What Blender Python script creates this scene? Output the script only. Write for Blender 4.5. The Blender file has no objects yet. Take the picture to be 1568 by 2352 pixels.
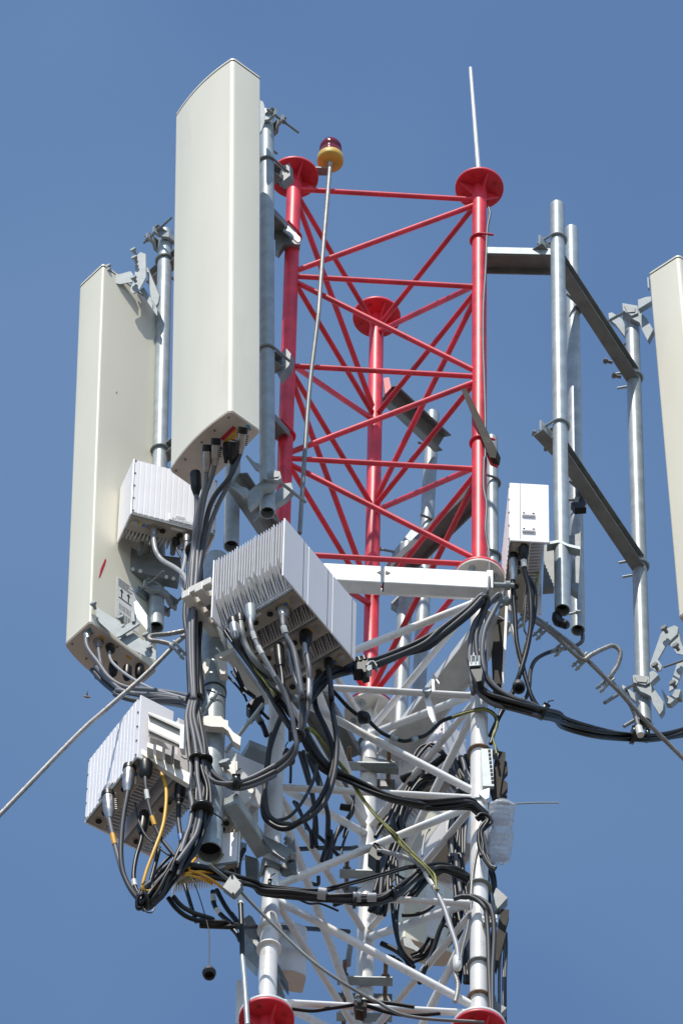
import bpy, math, random
from math import radians, sin, cos, pi
from mathutils import Vector, Matrix

random.seed(7)
SC = bpy.context.scene
COL = SC.collection

# ------------------------------------------------------------------ camera
PITCH, ROLL, FPX = 0.974291479, 0.0231082, 20500.0      # focal length in units of a 1568 px wide picture
CAM = Vector((-0.1913, -25.857, 1.6))
Rv = Vector((1, 0, 0)); Uv = Vector((0, -sin(PITCH), cos(PITCH))); Fv = Vector((0, cos(PITCH), sin(PITCH)))
CX = Rv * cos(ROLL) + Uv * sin(ROLL); CY = Uv * cos(ROLL) - Rv * sin(ROLL)
cam = bpy.data.cameras.new("camera"); camo = bpy.data.objects.new("camera", cam); COL.objects.link(camo)
M = Matrix((CX, CY, -Fv)).transposed().to_4x4(); M.translation = CAM
camo.matrix_world = M
cam.sensor_fit = 'HORIZONTAL'; cam.sensor_width = 36; cam.lens = FPX / 1568 * 36
cam.clip_start = 0.5; cam.clip_end = 5000
SC.camera = camo

# ------------------------------------------------------------------ sky, sun, exposure
SUN_EL, SUN_AZ = radians(57), radians(18)               # azimuth to the left of the direction back to the camera
W_ = bpy.data.worlds.new("World"); SC.world = W_; W_.use_nodes = True
nt = W_.node_tree; bg = nt.nodes['Background']
sky = nt.nodes.new('ShaderNodeTexSky'); sky.sky_type = 'NISHITA'; sky.sun_disc = False
sky.sun_elevation = SUN_EL; sky.sun_rotation = pi + SUN_AZ
sky.air_density = 1.12; sky.dust_density = 0.3; sky.ozone_density = 6.0; sky.altitude = 200
tcw = nt.nodes.new('ShaderNodeTexCoord'); nw = nt.nodes.new('ShaderNodeTexNoise'); nw.inputs['Scale'].default_value = 9; nw.inputs['Detail'].default_value = 3
mpw = nt.nodes.new('ShaderNodeMapping'); mpw.inputs['Location'].default_value = (.37, .2, .11)
nt.links.new(tcw.outputs['Generated'], mpw.inputs[0]); nt.links.new(mpw.outputs[0], nw.inputs['Vector'])
rw = nt.nodes.new('ShaderNodeValToRGB'); rw.color_ramp.elements[0].position = .40; rw.color_ramp.elements[1].position = .62
rw.color_ramp.elements[0].color = (0, 0, 0, 1); rw.color_ramp.elements[1].color = (.13, .13, .13, 1)
nt.links.new(nw.outputs['Fac'], rw.inputs[0])
mw = nt.nodes.new('ShaderNodeMixRGB'); mw.inputs[2].default_value = (2.3, 3.4, 4.8, 1)   # faint high haze
nt.links.new(rw.outputs[0], mw.inputs[0]); nt.links.new(sky.outputs[0], mw.inputs[1])
hs_ = nt.nodes.new('ShaderNodeHueSaturation'); hs_.inputs['Hue'].default_value = .496; hs_.inputs['Saturation'].default_value = .98
nt.links.new(mw.outputs[0], hs_.inputs['Color']); nt.links.new(hs_.outputs[0], bg.inputs[0]); bg.inputs[1].default_value = 0.14
sl = bpy.data.lights.new("sun", 'SUN'); sl.energy = 3.6; sl.angle = radians(0.53); sl.color = (1, 0.94, 0.84)
so = bpy.data.objects.new("sun", sl); COL.objects.link(so)
sd = Vector((-sin(SUN_AZ) * cos(SUN_EL), -cos(SUN_AZ) * cos(SUN_EL), sin(SUN_EL)))
so.rotation_euler = sd.to_track_quat('Z', 'Y').to_euler(); so.location = sd * 60
SC.view_settings.view_transform = 'Standard'; SC.view_settings.look = 'None'
SC.view_settings.exposure = 0.22; SC.view_settings.gamma = 1
SC.cycles.max_bounces = 6

# ------------------------------------------------------------------ photograph readings -> points in space
FR = dict(D=(0, 0, 1.74171), a=(200, 150, .70153), b=(1000, 450, .70153), c=(1900, 700, .52997), d=(200, 1700, .5102),
          e=(700, 1600, .5102), f=(1250, 1800, .57398), g=(1900, 1700, .55289), h=(300, 2700, .5102), i=(900, 2550, .5102),
          j=(1500, 2650, .5102), k=(800, 3300, .44643), l=(1300, 3296, .5102), m=(650, 1800, .31888), n=(800, 2050, .41454),
          o=(1250, 2550, .31888), p=(1500, 2900, .38265), q=(2300, 2400, .27487), r=(800, 2900, .2551), s=(350, 1000, .47832))
def ray(fr, x, y):
    x0, y0, k = FR[fr]
    u = (x0 + x * k) / 1.74171 - 784; v = (y0 + y * k) / 1.74171 - 1176
    return Fv + CX * (u / FPX) - CY * (v / FPX)
def at(fr, x, y, d):                                    # the point at distance d behind the mast axis
    r = ray(fr, x, y); return CAM + r * ((d - CAM.y) / r.y)
def atz(fr, x, y, z):                                   # the point at height z
    r = ray(fr, x, y); return CAM + r * ((z - CAM.z) / r.z)
def path(s):
    fr = 'D'; pts = []
    for t in s.split():
        if t.isalpha(): fr = t; continue
        v = [float(q) for q in t.split(',')]
        pts.append([fr, v[0], v[1], v[2] if len(v) > 2 else None])
    ks = [i for i, p in enumerate(pts) if p[3] is not None]
    for i, p in enumerate(pts):
        if p[3] is None:
            a = max([k for k in ks if k < i], default=ks[0]); b = min([k for k in ks if k > i], default=ks[-1])
            t = 0 if a == b else (i - a) / (b - a)
            p[3] = pts[a][3] * (1 - t) + pts[b][3] * t
    return [at(*p) for p in pts]

# ------------------------------------------------------------------ materials
MATS = {}
def mat(name, col, rough=.5, metal=0, var=.08, scale=6, bump=0, stain=None, stain_amt=.0, stain_scale=3, streak=False, spec=.5):
    m = bpy.data.materials.new(name); m.use_nodes = True; t = m.node_tree; b = t.nodes['Principled BSDF']
    b.inputs['Roughness'].default_value = rough; b.inputs['Metallic'].default_value = metal
    b.inputs['Specular IOR Level'].default_value = spec
    tc = t.nodes.new('ShaderNodeTexCoord'); mp = t.nodes.new('ShaderNodeMapping'); t.links.new(tc.outputs['Object'], mp.inputs[0])
    if streak: mp.inputs['Scale'].default_value = (1, 1, .18)
    nz = t.nodes.new('ShaderNodeTexNoise'); nz.inputs['Scale'].default_value = scale; nz.inputs['Detail'].default_value = 5
    t.links.new(mp.outputs[0], nz.inputs['Vector'])
    rp = t.nodes.new('ShaderNodeValToRGB'); e = rp.color_ramp.elements
    e[0].position = .3; e[1].position = .7
    e[0].color = tuple(max(0, c * (1 - var)) for c in col) + (1,); e[1].color = tuple(min(1, c * (1 + var)) for c in col) + (1,)
    t.links.new(nz.outputs['Fac'], rp.inputs[0]); out = rp.outputs[0]
    if stain:
        n2 = t.nodes.new('ShaderNodeTexNoise'); n2.inputs['Scale'].default_value = stain_scale; n2.inputs['Detail'].default_value = 8
        n2.inputs['Roughness'].default_value = .7
        t.links.new(mp.outputs[0], n2.inputs['Vector'])
        r2 = t.nodes.new('ShaderNodeValToRGB'); r2.color_ramp.elements[0].position = .56; r2.color_ramp.elements[1].position = .74
        r2.color_ramp.elements[1].color = (stain_amt,) * 3 + (1,)
        t.links.new(n2.outputs['Fac'], r2.inputs[0])
        mx = t.nodes.new('ShaderNodeMixRGB'); mx.inputs[2].default_value = stain + (1,)
        t.links.new(r2.outputs[0], mx.inputs[0]); t.links.new(out, mx.inputs[1]); out = mx.outputs[0]
    t.links.new(out, b.inputs['Base Color'])
    if bump:
        bp = t.nodes.new('ShaderNodeBump'); bp.inputs['Strength'].default_value = bump; bp.inputs['Distance'].default_value = .004
        t.links.new(nz.outputs['Fac'], bp.inputs['Height']); t.links.new(bp.outputs[0], b.inputs['Normal'])
    MATS[name] = m; return m
RED = mat('red_paint', (.74, .04, .066), .46, var=.28, scale=6, bump=.35, stain=(.30, .05, .06), stain_amt=.7, stain_scale=14)
REDRUST = mat('red_paint_worn', (.5, .025, .035), .5, var=.2, scale=8, bump=.3, stain=(.16, .07, .045), stain_amt=.8, stain_scale=9)
WHT = mat('white_paint', (.78, .77, .76), .45, var=.05, scale=8, bump=.2, stain=(.42, .38, .33), stain_amt=.7, stain_scale=11)
DISCW = mat('white_paint_stained', (.66, .63, .58), .6, var=.1, scale=10, bump=.3, stain=(.35, .25, .17), stain_amt=.8, stain_scale=7)
GALV = mat('galvanised_steel', (.345, .395, .415), .46, .18, var=.16, scale=16, bump=.12, stain=(.47, .52, .545), stain_amt=.6, stain_scale=26)
GALVD = mat('weathered_steel', (.20, .215, .215), .5, .12, var=.18, scale=14, bump=.15, stain=(.25, .23, .2), stain_amt=.6, stain_scale=12)
ZINC = mat('bright_zinc', (.30, .34, .355), .6, .1, var=.1, scale=20, bump=.1)
BEAM = mat('galvanised_beam', (.70, .72, .72), .5, .15, var=.08, scale=12, bump=.1, stain=(.42, .38, .33), stain_amt=.55, stain_scale=13)
RAD = mat('radome', (.83, .785, .65), .48, var=.03, scale=5, streak=True, stain=(.64, .60, .49), stain_amt=.5, stain_scale=3)
RADG = mat('radome_greenish', (.77, .735, .60), .5, var=.04, scale=4, streak=True, stain=(.58, .57, .48), stain_amt=.5, stain_scale=3)
RADB = mat('antenna_base_plate', (.66, .58, .51), .6, var=.05, scale=8)
SEAM = mat('dark_seam', (.05, .05, .05), .6)
RRU = mat('unit_white', (.90, .88, .895), .42, var=.03, scale=6, stain=(.74, .70, .64), stain_amt=.35, stain_scale=5)
RRUG = mat('unit_grey', (.74, .735, .75), .42, var=.04, scale=5, streak=True)
FIN = mat('heat_sink', (.74, .73, .735), .42, .1, var=.06, scale=9)
PLATE = mat('port_plate', (.40, .36, .31), .6, var=.08, scale=12)
SLAT = mat('bottom_slats', (.18, .17, .16), .55, var=.15, scale=10)
BEIGE = mat('beige_rail', (.68, .65, .58), .5, var=.06, scale=8)
BLK = mat('black_cable', (.012, .013, .015), .42, var=.3, scale=8, spec=.35)
DGY = mat('dark_grey_cable', (.035, .037, .042), .55, var=.2, scale=8)
GRY = mat('grey_cable', (.13, .135, .15), .52, var=.12, scale=9)
LGY = mat('light_grey_cable', (.36, .37, .39), .42, var=.1, scale=9)
BOOT = mat('black_boot', (.009, .009, .009), .4, var=.3, scale=20, spec=.35)
SILV = mat('silver_shell', (.40, .38, .36), .34, .7, var=.2, scale=30)
ROPE = mat('wire_rope', (.30, .29, .275), .5, .25, var=.2, scale=40, bump=.2)
YEL = mat('yellow_wire', (.80, .42, .03), .45)
YG = mat('yellow_green_wire', (.20, .20, .025), .5, var=.7, scale=16)
TIE = mat('tie_black', (.018, .018, .02), .3)
TAPE = mat('white_tape', (.74, .74, .7), .5)
HOLE = mat('hole_dark', (.012, .012, .012), .8)
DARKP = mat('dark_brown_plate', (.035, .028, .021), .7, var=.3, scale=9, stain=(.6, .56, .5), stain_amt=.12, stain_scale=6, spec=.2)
BYEL = mat('beacon_base', (.62, .40, .07), .5, var=.15, scale=12, stain=(.3, .17, .05), stain_amt=.7, stain_scale=16)
ROD = mat('white_rod', (.74, .74, .71), .4)
RUST = mat('rusty_bolt', (.23, .15, .1), .6, .3, var=.3, scale=20)
SGRN = mat('label_blue', (.08, .2, .5), .5); SYEL = mat('label_yellow', (.7, .55, .03), .5)
SRED = mat('sticker_red', (.55, .02, .05), .5); SWHT = mat('sticker_white', (.8, .8, .78), .5); SBLK = mat('print_black', (.03, .03, .03), .5)
SORG = mat('sticker_orange', (.75, .38, .03), .5); SBLU = mat('sticker_cyan', (.03, .33, .5), .5); EMB = mat('embossed', (.66, .65, .67), .45)
def glassy(name, col, rough, trans=1, ior=1.45):
    m = mat(name, col, rough); b = m.node_tree.nodes['Principled BSDF']
    b.inputs['Transmission Weight'].default_value = trans; b.inputs['IOR'].default_value = ior; return m
RGL = glassy('red_glass', (.20, .003, .005), .1, .15, 1.5)
PET = glassy('clear_plastic', (.95, .97, 1.0), .06, .74, 1.42)

# ------------------------------------------------------------------ mesh collector
class MB:
    def __init__(s): s.v = []; s.f = []; s.sm = []
    def add(s, vs, fs, smooth=False):
        o = len(s.v); s.v += [Vector(v) for v in vs]
        for f in fs: s.f.append([o + i for i in f]); s.sm.append(smooth)
        return s
    def box8(s, q):                                     # q: bottom loop of four, top loop of four
        return s.add(q, [(3, 2, 1, 0), (4, 5, 6, 7), (0, 1, 5, 4), (1, 2, 6, 5), (2, 3, 7, 6), (3, 0, 4, 7)])
    def obox(s, o, a, b, c):                            # corner o and three edge vectors
        if a.cross(b).dot(c) < 0: a, b = b, a
        return s.box8([o, o + a, o + a + b, o + b, o + c, o + a + c, o + a + b + c, o + b + c])
    def cbox(s, o, a, b, c): return s.obox(o - a / 2 - b / 2 - c / 2, a, b, c)
    def prism(s, poly, e):
        n = len(poly); nn = sum(((poly[i] - poly[0]).cross(poly[i + 1] - poly[0]) for i in range(1, n - 1)), Vector())
        if nn.dot(e) < 0: poly = poly[::-1]
        vs = list(poly) + [p + e for p in poly]
        return s.add(vs, [tuple(range(n))[::-1], tuple(range(n, 2 * n))] + [(i, (i + 1) % n, n + (i + 1) % n, n + i) for i in range(n)])
    def sweep(s, pts, r, n=10, cap=True, twist=0, lobes=0):
        rings = []; N = len(pts); up = None
        for i, p in enumerate(pts):
            t = (pts[min(i + 1, N - 1)] - pts[max(i - 1, 0)])
            t = t.normalized() if t.length > 1e-9 else Vector((0, 0, 1))
            if up is None:
                up = Vector((0, 0, 1)) if abs(t.z) < .9 else Vector((0, 1, 0))
            x = up.cross(t); x = x.normalized() if x.length > 1e-6 else t.orthogonal().normalized()
            y = t.cross(x); up = y
            rr = r[i] if isinstance(r, (list, tuple)) else r
            ring = []
            for k in range(n):
                a = 2 * pi * k / n
                q = rr
                if lobes: q = rr * (.74 + .34 * abs(cos(lobes * .5 * (a + twist * i))))
                ring.append(p + x * (q * cos(a)) + y * (q * sin(a)))
            rings.append(ring)
        vs = [v for g in rings for v in g]; fs = []
        for i in range(N - 1):
            for k in range(n):
                fs.append((i * n + k, i * n + (k + 1) % n, (i + 1) * n + (k + 1) % n, (i + 1) * n + k))
        s.add(vs, fs, True)
        if cap:
            s.add(rings[0], [tuple(range(n))[::-1]]); s.add(rings[-1], [tuple(range(n))])
        return s
    def tube(s, a, b, r, n=16, cap=True, r2=None): return s.sweep([a, b], [r, r if r2 is None else r2], n, cap)
    def pipe(s, a, b, r, t=.006, n=28):                 # hollow, open at both ends
        L = (b - a); N = 14
        s.sweep([a + L * (i / N) for i in range(N + 1)], r, n, False)
        ax = L.normalized(); d = ax
        x = ax.orthogonal().normalized(); y = ax.cross(x)
        o1 = [a + x * r * cos(2 * pi * k / n) + y * r * sin(2 * pi * k / n) for k in range(n)]
        i1 = [a + x * (r - t) * cos(2 * pi * k / n) + y * (r - t) * sin(2 * pi * k / n) for k in range(n)]
        o2 = [p + L for p in o1]; i2 = [p + L for p in i1]
        fs = []
        for k in range(n):
            q = (k + 1) % n
            fs += [(k, n + k, n + q, q), (2 * n + k, 2 * n + q, 3 * n + q, 3 * n + k), (n + k, 3 * n + k, 3 * n + q, n + q)]
        return s.add(o1 + i1 + o2 + i2, fs, False)
    def lathe(s, o, ax, prof, n=24, x=None):            # prof: (distance along ax, radius)
        ax = ax.normalized(); x = x or ax.orthogonal().normalized(); y = ax.cross(x)
        vs = [o + ax * h + x * (r * cos(2 * pi * k / n)) + y * (r * sin(2 * pi * k / n)) for h, r in prof for k in range(n)]
        fs = [(i * n + k, i * n + (k + 1) % n, (i + 1) * n + (k + 1) % n, (i + 1) * n + k) for i in range(len(prof) - 1) for k in range(n)]
        s.add(vs, fs, True)
        m = len(prof) - 1
        s.add(vs[:n], [tuple(range(n))[::-1]]); s.add(vs[m * n:], [tuple(range(n))]); return s
    def hexnut(s, c, ax, r, h): return s.tube(c, c + ax.normalized() * h, r, 6)
    def loft(s, A, B, smooth=False, caps=True):
        n = len(A); s.add(A + B, [(i, (i + 1) % n, n + (i + 1) % n, n + i) for i in range(n)], smooth)
        if caps: s.add(A, [tuple(range(n))[::-1]]); s.add(B, [tuple(range(n))])
        return s
    def build(s, name, material, root=None, label=None, bevel=0, autosmooth=False):
        base = root_loc(root)
        if root is None:
            base = Vector((sum(v.x for v in s.v) / len(s.v), sum(v.y for v in s.v) / len(s.v), min(v.z for v in s.v)))
        me = bpy.data.meshes.new(name); me.from_pydata([v - base for v in s.v], [], s.f); me.materials.append(material)
        me.polygons.foreach_set('use_smooth', [bool(q) for q in s.sm]); me.update()
        o = bpy.data.objects.new(name, me); COL.objects.link(o)
        if root is None: o.location = base
        else: o.parent = root
        if label: o['label'] = label
        if bevel:
            bv = o.modifiers.new('bevel', 'BEVEL'); bv.width = bevel; bv.segments = 2; bv.limit_method = 'ANGLE'; bv.angle_limit = radians(40)
        return o
LOC = {}
def root_loc(r):
    return LOC.get(r.name, Vector()) if r is not None else Vector()
def tag(o, label, cat, group=None, kind=None):
    o['label'] = label; o['category'] = cat
    if group: o['group'] = group
    if kind: o['kind'] = kind
    return o
def thing(name, label, cat, loc, group=None):
    o = bpy.data.objects.new(name, None); COL.objects.link(o); o.location = loc; LOC[o.name] = Vector(loc)
    o.empty_display_size = .1
    return tag(o, label, cat, group)
def solo(mb, name, material, label, cat, group=None, bevel=0):   # a thing that is one mesh
    o = mb.build(name, material, None, bevel=bevel); LOC[o.name] = o.location.copy()
    return tag(o, label, cat, group)
def smooth_path(pts, sub=6):
    out = []; P = [pts[0] * 2 - pts[1]] + pts + [pts[-1] * 2 - pts[-2]]
    for i in range(1, len(P) - 2):
        a, b, c, d = P[i - 1:i + 3]
        for k in range(sub):
            t = k / sub
            out.append(.5 * ((2 * b) + (c - a) * t + (2 * a - 5 * b + 4 * c - d) * t * t + (3 * b - a - 3 * c + d) * t ** 3))
    out.append(pts[-1]); return out
Z = Vector((0, 0, 1))
def unit(v): return v.normalized()

# ------------------------------------------------------------------ ground
g = MB().add([(-600, -600, 0), (600, -600, 0), (600, 600, 0), (-600, 600, 0)], [(0, 1, 2, 3)])
GROUND = mat('dry_ground', (.14, .115, .09), .9, var=.2, scale=.05)
go = g.build('ground', GROUND); go['kind'] = 'structure'; go['label'] = 'pale dry ground far below the tower'

# ------------------------------------------------------------------ lattice tower
Z0 = 42.309; H1 = .86763; W0 = 3.75913; H2 = .8627; PHI = 0.04156; R3 = 1 / math.sqrt(3)
def leg_xy(l):
    a = radians({'A': 210, 'B': 330, 'C': 90}[l]) + PHI; return Vector((R3 * cos(a), R3 * sin(a), 0))
LEG = {l: leg_xy(l) for l in 'ABC'}
def node(l, z): return LEG[l] + Z * z
tower = thing('lattice_tower', 'triangular lattice tower of round steel tubes, red upper section bolted onto a white section', 'tower', (0, 0, 0))
LR, BR = .039, .0142
F_TOP, F_MID, F_BOT = Z0 + .13, Z0 - 4 * H1 - .13, Z0 - W0 - 4 * H2 - .13
def leg_part(l, za, zb, m): MB().tube(node(l, za), node(l, zb), LR if m is RED else .0435, 28).build('leg', m, tower)
def brace(a, b, m, r=BR):
    d = unit(b - a); MB().tube(a + d * .03, b - d * .03, r, 14).build('brace', m, tower)
def flange(l, z, side, m, bolts=False, name='flange', legm=None):
    c = node(l, z); mb = MB(); R = .131
    mb.lathe(c, Z * side, [(0, R - .002), (.002, R), (.016, R), (.018, R - .002)], 48)
    mb2 = MB()
    fo = mb.build(name, m, tower)
    for k in range(4):                                   # stiffening plates between disc and leg
        a = k * pi / 2 + .35; d = Vector((cos(a), sin(a), 0)); t = Vector((-sin(a), cos(a), 0)) * .008; s = side
        so_ = MB().prism([c + d * (LR - .002) + Z * s * .018, c + d * .112 + Z * s * .018, c + d * .112 + Z * s * .03, c + d * (LR - .002) + Z * s * .1], t).build('stiffener', m, tower)
        so_.parent = fo
        a += pi / 4; q = c + Vector((cos(a), sin(a), 0)) * .092; h = MB()
        if bolts: h.hexnut(q + Z * side * .018, Z * side, .017, .018).tube(q + Z * side * .03, q + Z * side * .055, .009, 10)
        else: h.tube(q + Z * side * .016, q + Z * side * .0195, .012, 14)
        ho = h.build('bolt' if bolts else 'bolt_hole', GALV if bolts else REDRUST, tower); ho.parent = fo
for l in 'ABC':
    leg_part(l, F_TOP, F_MID, RED); leg_part(l, F_MID - .002, F_BOT, WHT); leg_part(l, F_BOT - .002, F_BOT - 1.6, RED)
    flange(l, F_TOP, -1, RED); flange(l, F_MID, 1, RED, True); flange(l, F_MID - .001, -1, DISCW, True)
    flange(l, F_BOT, 1, WHT, True); flange(l, F_BOT - .001, -1, RED)
def panel(zt, H, n, m):
    z = [zt - i * H for i in range(n + 1)]; off = .035
    for i in range(n + 1):
        for a, b in ('AB', 'BC', 'AC'): brace(node(a, z[i]), node(b, z[i]), m, .0145 if m is RED else .0178)
    for i in range(n):
        e = i % 2 == 0
        for top, bot in (('BA', 'CB', 'AC') if e else ('AB', 'BC', 'CA')):
            brace(node(top, z[i] - off), node(bot, z[i + 1] + off), REDRUST if m is RED and i == n - 1 and 'C' in top + bot and n > 1 else m, .0155 if m is RED else .0205)
panel(Z0, H1, 4, RED); panel(Z0 - W0, H2, 4, WHT)
panel(F_BOT - .13, H2, 1, RED)

# ------------------------------------------------------------------ poles, frames, clamps
def ubolt(c, d, R, L, root, m=None, r=.0075, name='u_bolt', ax=None):
    d = unit(d); ax = ax or Z; s = ax.cross(d).normalized(); R = R + r * .7
    pts = [c + d * L + s * R, c + s * R]
    pts += [c + s * (R * cos(a)) - d * (R * sin(a)) for a in [pi * k / 14 for k in range(1, 14)]] + [c - s * R, c - s * R + d * L]
    return MB().sweep(pts, r, 8).build(name, m or GALVD, root)
def pole(label, top, bot, d, r, d2=None, t=.005, name='mounting_pole', m=None, group='galvanised mounting poles'):
    a = at(*bot, d if d2 is None else d2); b = at(*top, d)
    th = thing(name, label, 'pole', a, group); th['_a'] = tuple(a); th['_b'] = tuple(b)
    MB().pipe(a, b, r, t).build('tube', m or GALV, th)
    ax_ = unit(b - a); MB().tube(a + ax_ * .06, a + ax_ * .07, r - t * .6, 24).build('bore_shade_disc', HOLE, th); MB().tube(b - ax_ * .03, b - ax_ * .02, r - t * .6, 24).build('bore_shade_disc', HOLE, th)  # added black discs, painting the shade inside the open tube ends
    return th, a, b
def on_axis(a, b, fr, x, y):                            # point of the axis a-b that projects to the picture height of (x, y)
    r = ray(fr, x, y); n = r.cross(CX); t = n.dot(CAM - a) / n.dot(b - a); return a + (b - a) * t
def channel(p0, p1, w, h, t, openv, m, root, name):     # C section; openv = direction it opens to; w across, h flange
    ax = unit(p1 - p0); o = unit(openv - ax * openv.dot(ax)); s = ax.cross(o).normalized(); L = p1 - p0
    q = [(-w / 2, 0), (w / 2, 0), (w / 2, h), (w / 2 - t, h), (w / 2 - t, t), (-w / 2 + t, t), (-w / 2 + t, h), (-w / 2, h)]
    A = [p0 + s * a + o * b for a, b in q]; B = [p + L for p in A]
    mb = MB()
    for k in ((0, 1, 4, 5), (1, 2, 3, 4), (0, 5, 6, 7)):
        mb.prism([A[i] for i in k], L)
    return mb.build(name, m, root)
def plate(poly, d, th, m, root, name, bevel=0):         # poly: path string of an outline at depth d, given thickness vector
    return MB().prism(path(poly.replace('@', '%g' % d)), th).build(name, m, root, bevel=bevel)
def bolt(c, d, L, r, root, m=None, name='bolt'):
    d = unit(d); return MB().tube(c, c + d * L, r, 10).hexnut(c + d * (L * .62), d, r * 1.9, r * 1.5).build(name, m or GALVD, root)
def clamp(c, d, r, root, m=None, rod=.15, w=.11, h=.05, ax=None):
    """two stamped jaws either side of a pole joined by two threaded rods"""
    m = m or ZINC; d = unit(d); s = Z.cross(d).normalized()
    for sg in (1, -1):
        dd = d * sg
        prof = [(-w, .02), (-w * .6, .02), (-w * .34, r * .8), (-w * .2, r + .002), (w * .2, r + .002), (w * .34, r * .8), (w * .6, .02), (w, .02), (w, .032), (w * .55, .036), (w * .25, r + .02), (-w * .25, r + .02), (-w * .55, .036), (-w, .032)]
        P = [c + s * a + dd * b - Z * h / 2 for a, b in prof]
        mb = MB()
        for i0, i1, i2, i3 in ((0, 1, 12, 13), (1, 2, 11, 12), (2, 3, 10, 11), (3, 4, 9, 10), (4, 5, 9, 9), (5, 6, 8, 9), (6, 7, 8, 8)):
            q = [P[i0], P[i1], P[i2]] + ([P[i3]] if i3 != i2 else [])
            mb.prism(q, Z * h)
        mb.cbox(c + dd * .036 + Z * (h / 2 + .002), s * w * 1.9, dd * .035, Z * .005)
        mb.build('clamp_jaw', m, root)
    for sg in (1, -1):
        o = c + s * sg * w * .8
        MB().tube(o - d * rod, o + d * rod * .5, .0065, 10).hexnut(o - d * .055, d, .013, .012).hexnut(o + d * .04, d, .013, .012).build('threaded_rod', GALVD, root)

# left sector: two cross arms, arms to the left front leg, poles
pA, a1, b1 = pole('long galvanised pole right behind the tallest white antenna', ('D', 612, 262), ('D', 614, 1178), -.80, .039)
pB, a2, b2 = pole('galvanised pole between the two left antennas, carrying a white finned unit', ('D', 380, 535), ('D', 358, 1442), -.17, .039)
pC, a3, b3 = pole('short galvanised pole end beneath the tallest antenna with a dangling black strap', ('D', 540, 760), ('D', 531, 1255), -.55, .039)
fl = thing('sector_mount', 'left steel mounting frame of channel arms clamped to the left front red leg', 'mount', node('A', 40.8), 'sector mounts')
for (x1, y1, x2, y2, ya, ae) in ((648, 398, 352, 650, 552, (520, 390)), (650, 832, 345, 1085, 1010, (540, 880))):
    d1, d2 = -.74, -.10
    p = at('D', x1, y1, d1); q = atz('D', x2, y2, p.z); ax = unit(q - p)
    channel(p, q, .095, .055, .006, Vector((-.6, -.6, 0)), GALVD, fl, 'cross_arm')
    for (aa, bb) in ((a1, b1), (a2, b2)):
        t = (p.z - aa.z) / (bb.z - aa.z); c = aa + (bb - aa) * t
        ubolt(c, Vector((.62, .62, 0)), .041, .12, fl)
    e = node('A', at('D', 690, ya, -.309).z)
    f = atz('D', *ae, e.z)
    channel(e + (f - e).normalized() * .03 + Z * .002, f, .10, .055, .006, -Z, GALVD, fl, 'arm')
    ubolt(e + Z * .03, (f - e), .041, .1, fl, RED)
lo = at('D', 628, 1242, -.36); lo2 = atz('D', 535, 1105, lo.z)
channel(lo, lo2, .12, .06, .006, Vector((.7, -.7, -.6)), GALVD, fl, 'arm')
plate('D 638,385,@ 664,374 666,402 646,418 634,410', -.72, Vector((.02, .05, .01)), GALVD, fl, 'end_plate')
plate('D 638,820,@ 658,800 668,812 664,838 640,866 633,850', -.72, Vector((.02, .05, .01)), GALVD, fl, 'end_plate')
plate('D 632,498,@ 660,512 690,545 688,560 652,560 640,578 632,572', -.37, Vector((.0, .05, .012)), GALVD, fl, 'end_plate')
plate('D 656,512,@ 690,546 690,553 684,556 650,528', -.42, Vector((.0, .012, .004)), GALV, fl, 'end_plate')

# right sector
pD, a4, b4 = pole('front galvanised pole of the right frame, its top highest', ('D', 1279, 472), ('D', 1291, 1402), -.32, .039)
pE, a5, b5 = pole('second galvanised pole close behind the front pole of the right frame', ('D', 1312, 527), ('D', 1327, 1448), .12, .036)
pF, a6, b6 = pole('rightmost galvanised pole, holding the cropped white antenna', ('D', 1451, 735), ('D', 1479, 1662), .55, .039)
fr_ = thing('sector_mount', 'right steel mounting frame whose channel arms reach out from the right red leg', 'mount', node('B', 40.8), 'sector mounts')
for (x1, y1, x2, y2, ex) in ((1247, 572, 1440, 868, 1), (1250, 1000, 1452, 1300, 0)):
    p = at('D', x1, y1, -.26); q = atz('D', x2, y2, p.z)
    channel(p, q, .10, .07, .007, Vector((.82, -.45, 0)), GALVD, fr_, 'cross_arm')
    ax = unit(q - p)
    for (aa, bb, dv) in ((a4, b4, (-.5, .4, 0)), (a5, b5, (-.4, -.4, 0)), (a6, b6, (-.8, .2, 0))):
        t = (p.z - aa.z) / (bb.z - aa.z); c = aa + (bb - aa) * t
        ubolt(c, Vector(dv), .041 if aa is not a5 else .038, .1, fr_, GALV)
        pass
    cc = at('D', x1 + 5, y1, -.3)
    MB().obox(cc + Vector((-.03, -.05, -.02)), Vector((.085, .10, 0)), Vector((-.04, .03, 0)) * .2, Z * .09).build('end_plate', GALV, fr_)
    MB().obox(cc + Vector((-.07, -.02, -.03)), Vector((.10, .12, 0)), Vector((-.0, .0, -.006)), Vector((.05, -.04, 0))).build('end_plate', GALVD, fr_)
    for tt in (.48, .56): bolt(p + ax * (1.0 * tt) + Z * .05, Vector((.8, -.4, .5)), .04, .007, fr_)
for q in ((1035, 1415, .46), (1100, 1525, .52)): bolt(at('c', *q), Vector((-.9, -.1, .2)), .05, .010, fr_)
for q in ((540, 180, -.2), (455, 70, -.24)): bolt(at('g', q[0] + 20, q[1], q[2]), Vector((-.9, -.1, .2)), .045, .010, fr_)
e0 = at('D', 1118, 592, -.25); e1_ = at('D', 1265, 598, -.25); e1_.z = e0.z
channel(e0, e1_, .125, .06, .007, -Z, GALVD, fr_, 'arm')
MB().obox(e0 + Vector((.0, -.065, -.058)), e1_ - e0, Vector((0, -.004, 0)), Z * .06).build('arm_flange', GALV, fr_)
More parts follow.
